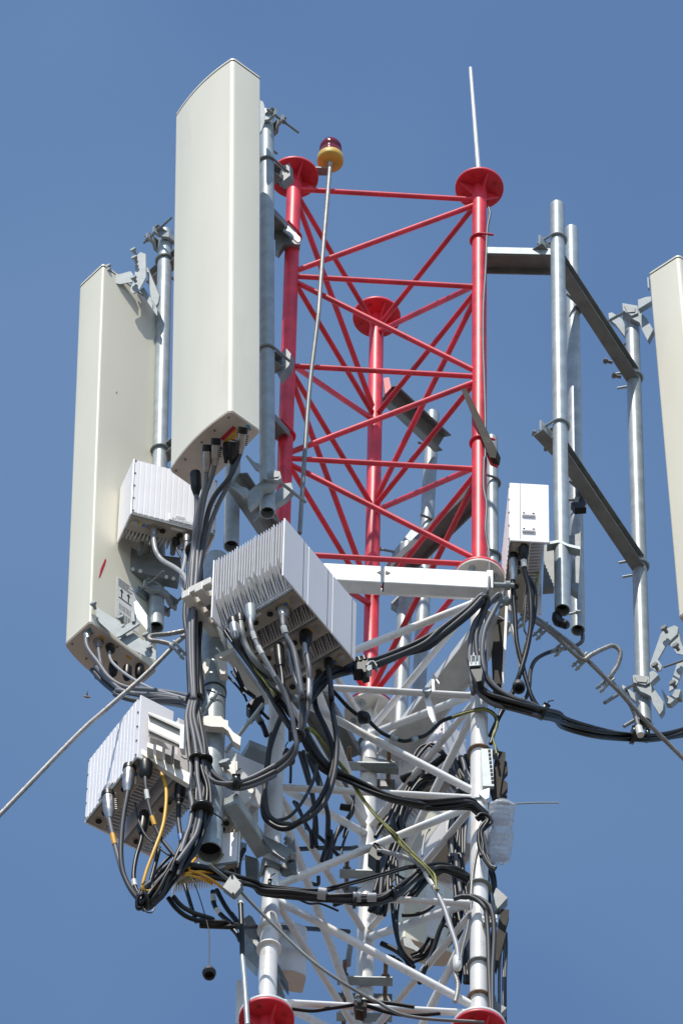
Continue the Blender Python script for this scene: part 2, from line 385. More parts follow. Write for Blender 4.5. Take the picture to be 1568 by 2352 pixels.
MB().obox(e0 + Vector((-.02, -.03, .03)), Vector((.12, 0, 0)), Vector((0, .07, 0)), Z * .006).obox(e0 + Vector((-.02, .035, .03)), Vector((.012, 0, 0)), Vector((0, .006, 0)), Z * .07).build('angle_cleat', GALVD, fr_)
ubolt(node('B', at('D', 1100, 552, -.268).z), Vector((1, .1, 0)), .041, .07, fr_, RED)
ubolt(node('B', at('D', 1100, 1018, -.268).z), Vector((1, .3, 0)), .041, .07, fr_, RED)
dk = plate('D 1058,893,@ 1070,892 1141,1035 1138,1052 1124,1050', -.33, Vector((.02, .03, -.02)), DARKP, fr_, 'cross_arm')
plate('D 1118,1018,@ 1138,1046 1134,1054 1118,1048', -.30, Vector((.02, .05, -.01)), RED, fr_, 'end_plate')
cl = at('D', 1337, 1162, .0)
MB().lathe(cl + Vector((0, 0, .05)), -Z, [(0, .02), (.03, .022), (.06, .018), (.09, .012)], 14).cbox(cl + Vector((-.02, 0, -.02)), Vector((.06, 0, .01)), Vector((0, .04, 0)), Vector((-.02, 0, .05))).build('cable_clip', BOOT, fr_)
bolt(at('D', 1320, 1150, .05), Vector((-1, 0, .3)), .09, .008, fr_)
clr = on_axis(a4, b4, 'D', 1290, 1258)
plate('g 665,805,@ 750,785 762,770 762,880 745,1215 690,1180 700,1000 760,905 665,880', -.22, Vector((.0, .05, .01)), GALVD, fr_, 'clamp_plate')
plate('g 500,870,@ 605,840 600,900 575,1000 570,1170 490,1175', -.20, Vector((.0, .05, .01)), GALVD, fr_, 'clamp_plate')
plate('g 520,865,@ 605,850 680,880 760,900 760,880 670,860 610,830 520,845', -.36, Vector((.0, .05, .01)), GALV, fr_, 'clamp_plate')

# poles and arm behind the tower
pG, a7, b7 = pole('long galvanised pole seen through the braces behind the rear red leg', ('D', 993, 952), ('D', 951, 1800), 1.0, .037)
pH, a8, b8 = pole('galvanised pole just behind the right red leg', ('D', 1129, 1008), ('D', 1131, 1330), .85, .033)
pI, a9, b9 = pole('grey pole low behind the tower beside the long rear pole', ('D', 936, 1255), ('D', 905, 1905), .72, .040)
fb = thing('sector_mount', 'rear mounting frame of channel arms behind the rear red leg', 'mount', node('C', 40.8), 'sector mounts')
p = at('D', 884, 905, .62); q = atz('D', 1008, 1020, p.z)
channel(p, q, .11, .07, .007, Vector((.5, -.6, -.6)), GALVD, fb, 'arm')
plate('D 880,868,@ 893,866 898,890 884,905', .58, Vector((.0, .04, .01)), RED, fb, 'end_plate')
p = at('D', 905, 1310, .62); q = atz('D', 1090, 1130, p.z)
channel(p, q, .11, .07, .007, Vector((.5, -.6, -.6)), GALVD, fb, 'arm')
plate('D 900,1270,@ 945,1215 965,1228 960,1250 905,1282', .92, Vector((.0, .05, .01)), GALV, fb, 'clamp_plate')
bolt(at('D', 905, 1268, .9), Vector((-.8, .1, .4)), .13, .007, fb)
for yy in (1010, 1205): ubolt(on_axis(a7, b7, 'D', 985, yy), Vector((-.7, -.3, 0)), .039, .06, fb)
for yy in (1110, 1280): ubolt(on_axis(a8, b8, 'D', 1130, yy), Vector((-.9, -.3, 0)), .036, .06, fb)
plate('D 898,1385,@ 935,1345 955,1352 925,1402', .70, Vector((.0, .05, .01)), GALVD, fb, 'end_plate')

# big lower left pole
pL, a10, b10 = pole('thick galvanised pole low on the left, wrapped with black cables', ('D', 497, 1288), ('D', 481, 1958), -.58, .062, t=.006)
MB().lathe(b10, Z, [(0, .0625), (.006, .0625), (.008, .058)], 28).build('cap', GALV, pL)

# ------------------------------------------------------------------ beam collar and lower arm
def rhs(p0, p1, w, h, m, root, name, bevel=.006):       # rectangular tube, w horizontal, h vertical
    ax = unit(p1 - p0); s = Z.cross(ax).normalized()
    return MB().obox(p0 - s * w / 2 - Z * h / 2, p1 - p0, s * w, Z * h).build(name, m, root, bevel=bevel)
col = thing('beam_collar', 'weathered white steel beam collar clamped round the tower under the red section', 'beam', node('A', 37.9))
bz0 = at('f', 490, 905, -.47); bz1 = at('f', 1250, 955, -.45); bz1.z = bz0.z
dl = bz0 - bz1
rhs(bz0 + Vector((.004, 0, 0)), bz1, .07, .145, BEAM, col, 'beam')
rhs(bz0 + dl * .55, bz0 - Vector((.010, 0, 0)), .07, .145, BEAM, col, 'beam')
MB().cbox(bz0 + Vector((.0, .0, 0)), Vector((.006, 0, 0)), Vector((0, .06, 0)), Z * .13).build('joint_gap', SEAM, col)
for sx in (-1, 1):                                       # the dark diamond notch at the joint
    q = bz0 + Vector((.002 + sx * .012, -.0362, .01))
    MB().prism([q + Vector((0, 0, .016)), q + Vector((sx * .022, 0, 0)), q - Vector((0, 0, .016)), q - Vector((sx * .004, 0, 0))], Vector((0, -.002, 0))).build('notch', SEAM, col)
MB().cbox(bz1 + Vector((-.012, -.037, 0)), Vector((.03, 0, 0)), Vector((0, .008, 0)), Z * .15).build('end_plate', BEAM, col)
bolt(bz1 + Vector((0, -.01, -.01)), Vector((1, .05, .05)), .11, .014, col, ZINC); bolt(bz1 + Vector((.0, .05, -.06)), Vector((1, .05, .05)), .1, .014, col, ZINC)
c0 = LEG['B'] + Vector((.10, .0, bz0.z)); c1 = LEG['C'] + Vector((.10, .06, bz0.z))
channel(c0, c1, .16, .08, .008, Vector((.0, -.2, -1)), BEAM, col, 'beam')
c0 = LEG['A'] + Vector((-.10, .0, bz0.z)); c1 = LEG['C'] + Vector((-.10, .06, bz0.z))
channel(c0, c1, .16, .08, .008, Vector((.0, -.2, -1)), GALVD, col, 'beam')
plate('o 660,1490,@ 1060,1565 1080,1640 600,1600', .49, Vector((0, .05, .01)), GALVD, col, 'cleat')
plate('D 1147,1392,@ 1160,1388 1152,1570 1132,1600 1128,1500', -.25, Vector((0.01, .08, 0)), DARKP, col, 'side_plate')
plate('D 1160,1388,@ 1166,1390 1157,1600 1148,1605 1152,1570', -.25, Vector((0.0, .08, 0)), WHT, col, 'side_plate')

arm = thing('outrigger', 'stout galvanised outrigger with gusset plates between the thick pole and left white leg', 'outrigger', node('A', 35.6))
p = at('r', 480, 1200, -.60); q = at('r', 1000, 2010, -.34)
p.z = q.z = (p.z + q.z) / 2; q = atz('r', 1000, 1990, p.z); p = atz('r', 470, 1180, p.z)
rhs(p, q, .075, .085, GALV, arm, 'box_arm', .008)
plate('r 905,1690,@ 1460,1960 1440,2010 1320,2110 1140,1990', -.42, Vector((0, .03, .01)), GALVD, arm, 'gusset')
plate('r 1370,1850,@ 1480,1790 1490,2140 1370,2180', -.33, Vector((0.008, .06, 0)), GALVD, arm, 'gusset')
plate('r 970,2120,@ 1000,2080 1150,2140 1250,2190 1250,2250 1130,2230 1020,2200 960,2330 930,2330', -.36, Vector((0, .04, .02)), GALVD, arm, 'clamp_half')
plate('r 1250,2200,@ 1470,2080 1540,2330 1500,2345 1280,2290', -.33, Vector((0, .04, .01)), GALVD, arm, 'clamp_half')
bolt(at('r', 1310, 2120, -.38), Vector((.8, -.4, .2)), .06, .012, arm, ZINC)
bolt(at('r', 1340, 1880, -.38), Vector((.3, -.5, .2)), .03, .012, arm, ZINC)
plate('r 340,670,@ 550,540 556,830 450,870', -.66, Vector((0.01, .02, 0)), BEIGE, arm, 'bolted_plate')
plate('r 558,570,@ 585,575 585,840 560,850', -.655, Vector((0.01, .03, 0)), BEIGE, arm, 'bolted_plate')
bolt(at('r', 420, 700, -.67), Vector((-.3, -.8, .3)), .035, .016, arm, ZINC)
plate('r 860,870,@ 870,1000 830,1050 770,1200 620,1290 610,1030', -.52, Vector((0, .05, 0)), BEIGE, arm, 'bolted_plate')
p = at('r', 690, 420, -.35); q = at('r', 1030, 480, -.30); q.z = p.z
rhs(p, q, .12, .05, GALV, arm, 'cross_bar', .003)
p = at('r', 340, 1960, -.30); q = at('r', 680, 2010, -.27); q.z = p.z
rhs(p, q, .12, .04, GALV, arm, 'cross_bar', .003)
plate('r 700,2040,@ 900,2100 900,2420 820,2470 720,2440', -.20, Vector((0.01, .03, 0)), GALVD, arm, 'clamp_half')

# white stamped clamp round the thick pole
wc = thing('pole_clamp', 'white painted cast clamp with long rods biting the thick lower pole', 'clamp', on_axis(a10, b10, 'h', 1100, 400))
plate('h 995,330,@ 1040,320 1145,325 1165,350 1200,360 1200,400 1240,450 1300,490 1295,555 1240,520 1200,440 1160,410 1060,405 1000,390', -.70, Vector((0, .05, .02)), BEIGE, wc, 'clamp_jaw')
bolt(at('h', 1180, 610, -.62), at('h', 1350, 390, -.72) - at('h', 1180, 610, -.62), .30, .010, wc, GALV, 'threaded_rod')
bolt(at('h', 1000, 310, -.66), Vector((.35, -.3, .5)), .14, .009, wc, GALV, 'threaded_rod')

# ------------------------------------------------------------------ leg bands and rear leg clamps
band = thing('leg_clamp', 'pair of grey bolted plate clamps low on the rear white leg', 'clamp', node('C', 35.2), 'leg clamps')
for (yy) in (1752, 2000, 2245, 2328):
    c = node('C', at('D', 845, yy, .50).z)
    for sg in (-1, 1):
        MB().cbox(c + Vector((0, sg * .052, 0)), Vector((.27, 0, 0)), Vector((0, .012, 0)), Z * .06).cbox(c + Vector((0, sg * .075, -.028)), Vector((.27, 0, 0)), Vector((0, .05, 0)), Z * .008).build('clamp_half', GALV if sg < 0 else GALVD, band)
        bolt(c + Vector((sg * .1, .09, 0)), Vector((0, -1, .15)), .24, .011, band, RUST)
def leg_ring(l, fr, x, y, label, m=GALVD, r=.048):
    z = at(fr, x, y, LEG[l].y).z; c = node(l, z)
    mb = MB().lathe(c - Z * .006, Z, [(0, LR + .0005), (.0, r + .012), (.012, r + .012), (.012, LR + .0005)], 28)
    return solo(mb, 'leg_band', m, label, 'band', 'steel bands round the white legs')
leg_ring('A', 'k', 610, 950, 'upper of two white steel rings on the left white leg above its red flange', WHT)
leg_ring('A', 'k', 610, 1120, 'lower of two white steel rings on the left white leg above its red flange', WHT)
leg_ring('B', 'p', 1050, 300, 'rusty band round the right white leg at the perforated strip', RUST)
leg_ring('B', 'p', 1060, 845, 'thin steel band round the right white leg level with the bottle top', GALV, .041)
leg_ring('B', 'l', 1220, 510, 'steel band round the right white leg below the bottle', GALVD, .05)
leg_ring('B', 'l', 1200, 1120, 'dull steel band halfway down the right white leg to its flange', GALVD)
leg_ring('B', 'l', 1200, 1380, 'dark band just above the flange at the foot of the right white leg', RUST)
leg_ring('C', 'i', 1130, 840, 'wide grey band round the rear white leg under its flange', GALVD)

# ------------------------------------------------------------------ panel antennas
def antenna(label, top, bot, d, depth_px, front, m, bulge=.02, dbot=None, group='white panel antennas'):
    """top/bot: picture points (apex, left, right) of the upper and lower ends; front: 'left' or 'right' face or 'hidden' (opposite of right)"""
    rings = []
    ends = []
    for pts, dd in ((bot, dbot if dbot is not None else d), (top, d)):
        A = at('D', *pts[0], dd); L = atz('D', *pts[1], A.z); R = atz('D', *pts[2], A.z)
        ends.append((A, L - A, R - A))
    uL = sum((e[1] for e in ends), Vector()) / 2; uR = sum((e[2] for e in ends), Vector()) / 2
    if front == 'left': w, dp = uL, uR - uL * (uR.dot(uL) / uL.dot(uL))
    elif front == 'right': w, dp = uR, uL - uR * (uL.dot(uR) / uR.dot(uR))
    else: w, dp = uR, uL - uR * (uL.dot(uR) / uR.dot(uR))
    if front in ('left', 'right'):                      # front edge of profile runs from apex along w, back is at +dp
        prof = front_profile(w.length, dp.length, bulge)
    else: prof = [(x, dp.length - y) for x, y in front_profile(w.length, dp.length, bulge)]
    W, Dp = unit(w), unit(dp)
    def ring(E, s=1.0, off=0):
        cx, cy = w.length / 2, dp.length / 2
        return [E[0] + W * (cx + (x - cx) * s) + Dp * (cy + (y - cy) * s) + Z * off for x, y in prof]
    root = thing('panel_antenna', label, 'antenna', ends[0][0] + (w + dp) / 2, group)
    axv = ends[1][0] - ends[0][0]
    def rr(t, s=1.0): return [p + axv * t for p in ring(ends[0], s)]
    mb = MB(); n = len(prof)
    mb.loft(rr(0), rr(.9905), True, False); mb.add(rr(0), [tuple(range(n))]); mb.build('radome', m, root)
    MB().loft(rr(.9895, .985), rr(.996, .985), True).build('seam', SEAM, root)
    c = MB(); c.loft(rr(.9945), rr(.999), True, False).loft(rr(.999), rr(1.0, .97), True, False); c.add(rr(1.0, .97), [tuple(range(n))]); c.build('end_cap', m, root)
    low = MB(); low.loft(rr(-.004, .99), rr(.0, .99), True, False); low.add(rr(-.004, .99), [tuple(range(n))[::-1]]); bp = low.build('base_plate', RADB, root)
    MB().loft(rr(-.0012, 1.004), rr(.0025, 1.004), True).build('rim', m, root)
    return root, ends[0][0] - axv * .004, W, w.length, Dp, dp.length, unit(axv), ends[1][0]
def front_profile(w, d, bulge, r=.026):
    P = []
    N = 10
    def arc(cx, cy, r, a0, a1): 
        for k in range(7):
            a = radians(a0 + (a1 - a0) * k / 6); P.append((cx + r * cos(a), cy + r * sin(a)))
    for k in range(1, N):
        t = k / N; x = r + (w - 2 * r) * t; P.append((x, -bulge * 4 * t * (1 - t)))
    arc(w - r, r, r, -90, 0); rb = .014
    arc(w - rb, d - rb, rb, 0, 90); arc(rb, d - rb, rb, 90, 180); arc(r, r, r, 180, 270)
    return P
def screw(c, n, root, r=.006, m=None): return MB().tube(c - n * .002, c + n * .004, r, 8).build('screw', m or GALVD, root)
def lettering(txt, c, right, up, h, m, root, name='lettering', depth=.0015):
    cu = bpy.data.curves.new('text', 'FONT'); cu.body = txt; cu.size = h; cu.extrude = depth; cu.resolution_u = 2
    o = bpy.data.objects.new(name, cu); COL.objects.link(o)
    dg = bpy.context.evaluated_depsgraph_get(); me = bpy.data.meshes.new_from_object(o.evaluated_get(dg))
    bpy.data.objects.remove(o); me.materials.clear(); me.materials.append(m)
    right = unit(right); up = unit(up - right * up.dot(right)); n = right.cross(up); b = root_loc(root)
    me.transform(Matrix((right, up, n)).transposed().to_4x4()); me.transform(Matrix.Translation(c - b))
    o = bpy.data.objects.new(name, me); COL.objects.link(o); o.parent = root; return o

# tall front antenna
AN1 = antenna('tallest white panel antenna, left of the red section, with cables plugged in beneath', ((533, 128), (397, 262), (596, 178)), ((528, 938), (391, 1078), (598, 990)), -1.36, 0, 'left', RAD, .022, -1.28)
an1, O, W, w, Dp, d, ax, _ = AN1
bp1 = lambda u, v, off=-.001: O + W * (u * w) + Dp * (v * d) + Z * off
for u, v in ((.08, .12), (.3, .1), (.5, .08), (.78, .1), (.95, .14), (.05, .75), (.96, .7), (.7, .55)): screw(bp1(u, v), -Z, an1)
MB().obox(bp1(.13, .36), W * .10, Dp * .02, -Z * .0012).build('red_stripe', SRED, an1)
for k in range(2): MB().obox(bp1(.13, .48 + k * .1), W * .10, Dp * .014, -Z * .0012).build('orange_stripe', SORG, an1)
MB().tube(bp1(.04, .66), bp1(.04, .66, -.003), .012, 16).build('port_mark', SBLU, an1)
MB().obox(bp1(.60, .30), W * .006, Dp * .05, -Z * .001).build('print', SBLK, an1)
for k in range(7): MB().obox(bp1(.42 + k * .022, .33), W * .007, Dp * .03, -Z * .001).obox(bp1(.42 + k * .022, .53), W * .005, Dp * .016, -Z * .001).build('print', SBLK, an1)
AN2 = antenna('white panel antenna at far left seen from its back, with a paper label low down', ((237, 603), (181, 658), (386, 716)), ((207, 1425), (143, 1478), (355, 1535)), -.42, 0, 'hidden', RADG, .03, -.40)
an2, O2, W2, w2, Dp2, d2, ax2, T2 = AN2
bp2 = lambda u, v, off=-.001: O2 + W2 * (u * w2) + Dp2 * (v * d2) + Z * off
for u, v in ((.06, .15), (.45, .1), (.9, .2), (.3, .9), (.7, .95), (.05, .8)): screw(bp2(u, v), -Z, an2)
MB().tube(bp2(.07, .2), bp2(.07, .2, -.003), .012, 16).build('port_mark', SBLU, an2)
for u in (.2, .38, .6, .8): MB().obox(bp2(u, .12), W2 * .035, Dp2 * .012, -Z * .0012).build('orange_stripe', SORG, an2)
bk2 = lambda u, h, off=.0: O2 + W2 * (u * w2) + ax2 * h - Dp2 * off
def sticker(c, r_, u_, w, h, n, m, root, name): return MB().obox(c, r_ * w, u_ * h, n * .0012).build(name, m, root)
lab = sticker(bk2(.37, .20, .0005), W2, ax2, .155, .36, -Dp2, SWHT, an2, 'paper_label')
nrm = -Dp2; q0 = bk2(.37, .20, .0019)
for ux in (.03, .075):                                   # the two upward arrows and the bar below them
    q = q0 + W2 * ux + ax2 * .20
    MB().obox(q, W2 * .007, ax2 * .05, nrm * .001).prism([q + W2 * -.009 + ax2 * .05, q + W2 * .016 + ax2 * .05, q + W2 * .0035 + ax2 * .075], nrm * .001).build('up_arrow', SBLK, an2)
MB().obox(q0 + W2 * .015 + ax2 * .185, W2 * .085, ax2 * .008, nrm * .001).build('print', SBLK, an2)
for k in range(6): MB().obox(q0 + W2 * .01 + ax2 * (.345 - k * .012), W2 * (.06 + .07 * random.random()), ax2 * .004, nrm * .0008).build('print', MATS['grey_cable'], an2)
for k in range(9): MB().obox(q0 + W2 * (.02 + k * .009), W2 * (.002 + .003 * (k % 2)), ax2 * .07, nrm * .0008).obox(q0 + W2 * (.02 + k * .009) + ax2 * .09, W2 * .003, ax2 * .05, nrm * .0008).build('print', MATS['grey_cable'], an2)
rs = bk2(.10, .42, .0005)
MB().prism([rs, rs + W2 * .012 + ax2 * .03, rs + W2 * .04 + ax2 * .16, rs + W2 * .046 + ax2 * .21, rs + W2 * .038 + ax2 * .21, rs + W2 * .012 + ax2 * .10], nrm * .0008).build('red_smear', SRED, an2)
rs = bk2(.26, 2.17, .0005); MB().prism([rs, rs + W2 * .006, rs + W2 * .012 + ax2 * .03], nrm * .0008).build('red_smear', SRED, an2)
AN3 = antenna('white panel antenna cropped by the right edge of the picture', ((1559, 581), (1488, 627), (1682, 715)), ((1632, 1368), (1561, 1418), (1757, 1505)), .10, 0, 'right', RADG, .02, .10)
an3 = AN3[0]
AN4 = antenna('pale green grey antenna half hidden deep inside behind the white braces', ((935, 1660), (905, 1690), (1040, 1700)), ((925, 2150), (895, 2180), (1046, 2185)), .95, 0, 'hidden', RADG, .02, .95)
an4, O4, W4, w4, Dp4, d4, ax4, _ = AN4
sticker(O4 + W4 * .12 + ax4 * .08 - Dp4 * .0005, W4, ax4, .1, .5, -Dp4, SWHT, an4, 'paper_label')
plate('l 610,900,@ 660,890 700,950 740,980 790,1020 770,1050 740,1030 700,990 620,960', .85, Vector((0, .01, 0)), ZINC, an4, 'bracket')
AN5 = antenna('small rounded white antenna hanging behind the left white leg', ((640, 2118), (562, 2150), (706, 2128)), ((637, 2228), (566, 2262), (706, 2240)), .02, 0, 'right', RRUG, .01, .02)
an5 = AN5[0]
plate('k 325,1400,@ 385,1390 420,1700 400,1783 318,1783', -.05, Vector((.03, .12, 0)), WHT, an5, 'side_cover')
plate('k 380,850,@ 440,810 470,830 540,960 530,1020 500,1010', -.10, Vector((.0, .05, 0)), GALVD, an5, 'bracket')
plate('k 385,905,@ 430,890 530,1060 520,1110 390,960', -.12, Vector((.0, .05, 0)), GALVD, an5, 'bracket')
plate('k 390,1060,@ 440,1035 530,1190 510,1290 400,1180', -.14, Vector((.0, .05, 0)), GALV, an5, 'bracket')
plate('k 690,1230,@ 790,1420 795,1480 690,1320', -.0, Vector((.0, .04, 0)), GALVD, an5, 'bracket')
plate('k 690,1360,@ 760,1540 730,1560 685,1480', .0, Vector((.0, .04, 0)), GALVD, an5, 'bracket')

# antenna brackets (parts of the antenna they carry)
fwd1 = -unit(Vector((.77, .64, 0)))                      # pole to back of the tall antenna
clamp(on_axis(a1, b1, 'D', 613, 292), fwd1, .039, an1)
for q, dd, tv in (('e 712,582,@ 760,548 822,560 832,612 800,628 712,618', -.90, (.006, .02, 0)), ('e 545,742,@ 700,616 800,622 770,672 720,690 680,700 650,762 640,792 575,846 566,764', -.88, (.01, .03, 0)), ('e 782,730,@ 860,655 910,648 925,700 860,770 782,822', -.74, (.01, .03, 0)), ('e 600,915,@ 660,870 668,890 610,948', -.62, (.004, .01, 0))):
    plate(q, dd, Vector(tv), ZINC, an1, 'clamp_jaw')
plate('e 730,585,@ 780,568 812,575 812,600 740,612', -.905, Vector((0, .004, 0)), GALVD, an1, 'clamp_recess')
for p_, q_ in ((('e', 805, 630, -.86), ('e', 1020, 800, -.66)), (('e', 755, 905, -.62), ('e', 832, 972, -.55))): MB().tube(at(*p_), at(*q_), .0085, 10).build('threaded_rod', GALVD, an1)
plate('m 1040,80,@ 1060,60 1150,150 1200,165 1270,210 1280,250 1285,320 1270,345 1190,250 1140,220', -.93, Vector((.01, .02, .004)), ZINC, an1, 'bracket_arm')
plate('m 800,380,@ 850,340 960,440 1020,465 1060,480 1040,560 1000,575 900,480 820,420', -.98, Vector((.01, .02, .004)), ZINC, an1, 'bracket_arm')
plate('a 1190,350,@ 1215,365 1228,410 1222,480 1205,530 1190,545', -1.0, Vector((.0, .02, .004)), ZINC, an1, 'bracket_arm')
fwd2 = -unit(Vector((.67, -.75, 0)))
for yy in (560, 1375):
    c = on_axis(a2, b2, 'D', 375, yy); clamp(c, fwd2, .039, an2)
plate('s 140,170,@ 165,158 215,190 265,200 360,175 380,200 375,265 270,283 235,275', -.36, Vector((.003, .005, .002)), ZINC, an2, 'bracket_arm')
plate('s 400,60,@ 440,15 485,30 488,225 430,335 380,360 357,340 362,310 395,230', -.36, Vector((.006, .005, .0)), ZINC, an2, 'bracket_arm')
plate('s 490,130,@ 505,150 600,380 590,440 545,500 540,460', -.30, Vector((.006, .008, .0)), ZINC, an2, 'bracket_arm')
plate('s 435,335,@ 470,310 560,450 585,500 582,550', -.30, Vector((.003, .006, .002)), ZINC, an2, 'bracket_arm')
for x, y in ((190, 172), (190, 205), (400, 35), (410, 100), (405, 268)): bolt(at('s', x, y, -.37), Vector((-.4, -.8, .2)), .035, .009, an2, ZINC)
plate('d 312,1410,@ 330,1403 545,1545 830,1770 830,1850 640,1760 520,1665 310,1480', -.375, Vector((.003, .005, .002)), ZINC, an2, 'bracket_base')
plate('d 525,1600,@ 660,1535 700,1560 560,1650 525,1665', -.41, Vector((.005, .008, .002)), ZINC, an2, 'bracket_arm')
plate('d 635,1470,@ 660,1470 665,1540 640,1540', -.42, Vector((.01, .02, .004)), ZINC, an2, 'bracket_arm')
plate('d 680,1720,@ 770,1670 810,1700 690,1790', -.36, Vector((.005, .008, .002)), ZINC, an2, 'bracket_arm')
plate('d 655,1390,@ 680,1375 760,1490 765,1580 760,1610 670,1500', -.30, Vector((.02, .03, .0)), GALV, an2, 'bracket_arm')
for x, y in ((355, 1445), (570, 1555), (795, 1790), (765, 1690)): bolt(at('d', x, y, -.40), Vector((-.3, -.8, .2)), .04, .009, an2, ZINC)
fwd3 = unit(Vector((.79, -.62, 0)))
for q, dd, tv in (('c 1110,965,@ 1225,985 1228,1040 1180,1060 1115,1020', .47, (.0, .06, .0)), ('c 1115,1020,@ 1180,1062 1225,1010 1300,1090 1342,1165 1300,1247 1265,1180 1240,1110 1180,1080', .48, (.012, .03, .0)), ('c 1005,1042,@ 1030,1035 1110,1085 1128,1130 1128,1215 1060,1125 1010,1085', .58, (.01, .03, 0)),
                 ('q 835,1105,@ 860,1090 1070,1118 1082,1205 1020,1240 850,1200', .47, (.0, .06, .0)), ('q 850,1200,@ 1020,1235 1082,1200 1285,1490 1275,1600 1225,1670 1130,1510 1100,1400 1040,1370 950,1330', .48, (.012, .03, .0)), ('q 655,1240,@ 700,1240 860,1360 880,1475 780,1390 700,1300', .58, (.01, .03, 0))):
    plate(q, dd, Vector(tv), ZINC, an3, 'clamp_jaw')
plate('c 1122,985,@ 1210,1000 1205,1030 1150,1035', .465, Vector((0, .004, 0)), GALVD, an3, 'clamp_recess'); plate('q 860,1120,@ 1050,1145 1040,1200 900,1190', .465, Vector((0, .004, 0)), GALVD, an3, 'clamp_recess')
for p_, q_ in ((('c', 965, 1125, .62), ('c', 1125, 1035, .46)), (('c', 1085, 1305, .6), ('c', 1135, 1275, .55)), (('q', 710, 1310, .60), ('q', 870, 1225, .46))): MB().tube(at(*p_), at(*q_), .0085, 10).build('threaded_rod', GALVD, an3)
plate('q 1300,430,@ 1440,370 1500,400 1480,500 1330,640 1200,870 1260,960 1240,1020 1180,1040 1090,980 1090,930 1210,590 1240,500', .30, Vector((.006, .006, 0)), ZINC, an3, 'bracket_arm')
plate('q 1335,645,@ 1490,490 1510,480 1530,600 1568,690 1600,740 1568,800 1480,780 1420,690', .31, Vector((.006, .006, 0)), ZINC, an3, 'bracket_arm')
plate('q 1480,930,@ 1568,900 1568,980 1490,1210 1420,1300 1365,1330 1370,1280', .33, Vector((.006, .006, 0)), ZINC, an3, 'bracket_arm')
plate('q 1080,1050,@ 1140,1030 1210,1090 1085,1210', .45, Vector((.012, .03, 0)), ZINC, an3, 'bracket_arm')
plate('q 1250,1290,@ 1330,1400 1410,1390 1450,1310 1530,1300 1530,1420 1480,1420 1380,1510 1310,1500', .40, Vector((.012, .03, 0)), ZINC, an3, 'bracket_arm')
for x, y in ((1335, 480), (1505, 735), (1200, 1020), (1460, 1280)): bolt(at('q', x, y, .28), Vector((-.5, -.8, .1)), .04, .010, an3, GALVD)
MB().tube(at('q', 1290, 980, .32), at('q', 1568, 885, .26), .006, 8).build('threaded_rod', GALVD, an3)
MB().tube(at('q', 710, 1845, .55), at('q', 870, 1750, .55), .010, 10).build('threaded_rod', GALVD, an3)
MB().tube(at('q', 430, 1500, .42), at('q', 610, 1385, .46), .010, 10).build('threaded_rod', GALVD, an3)
plate('c 1228,940,@ 1290,918 1328,915 1328,950 1230,1010', .42, Vector((.012, .03, 0)), ZINC, an3, 'bracket_arm')
plate('c 1298,770,@ 1308,770 1312,850 1302,845', .22, Vector((.004, .02, 0)), ZINC, an3, 'bracket_arm')

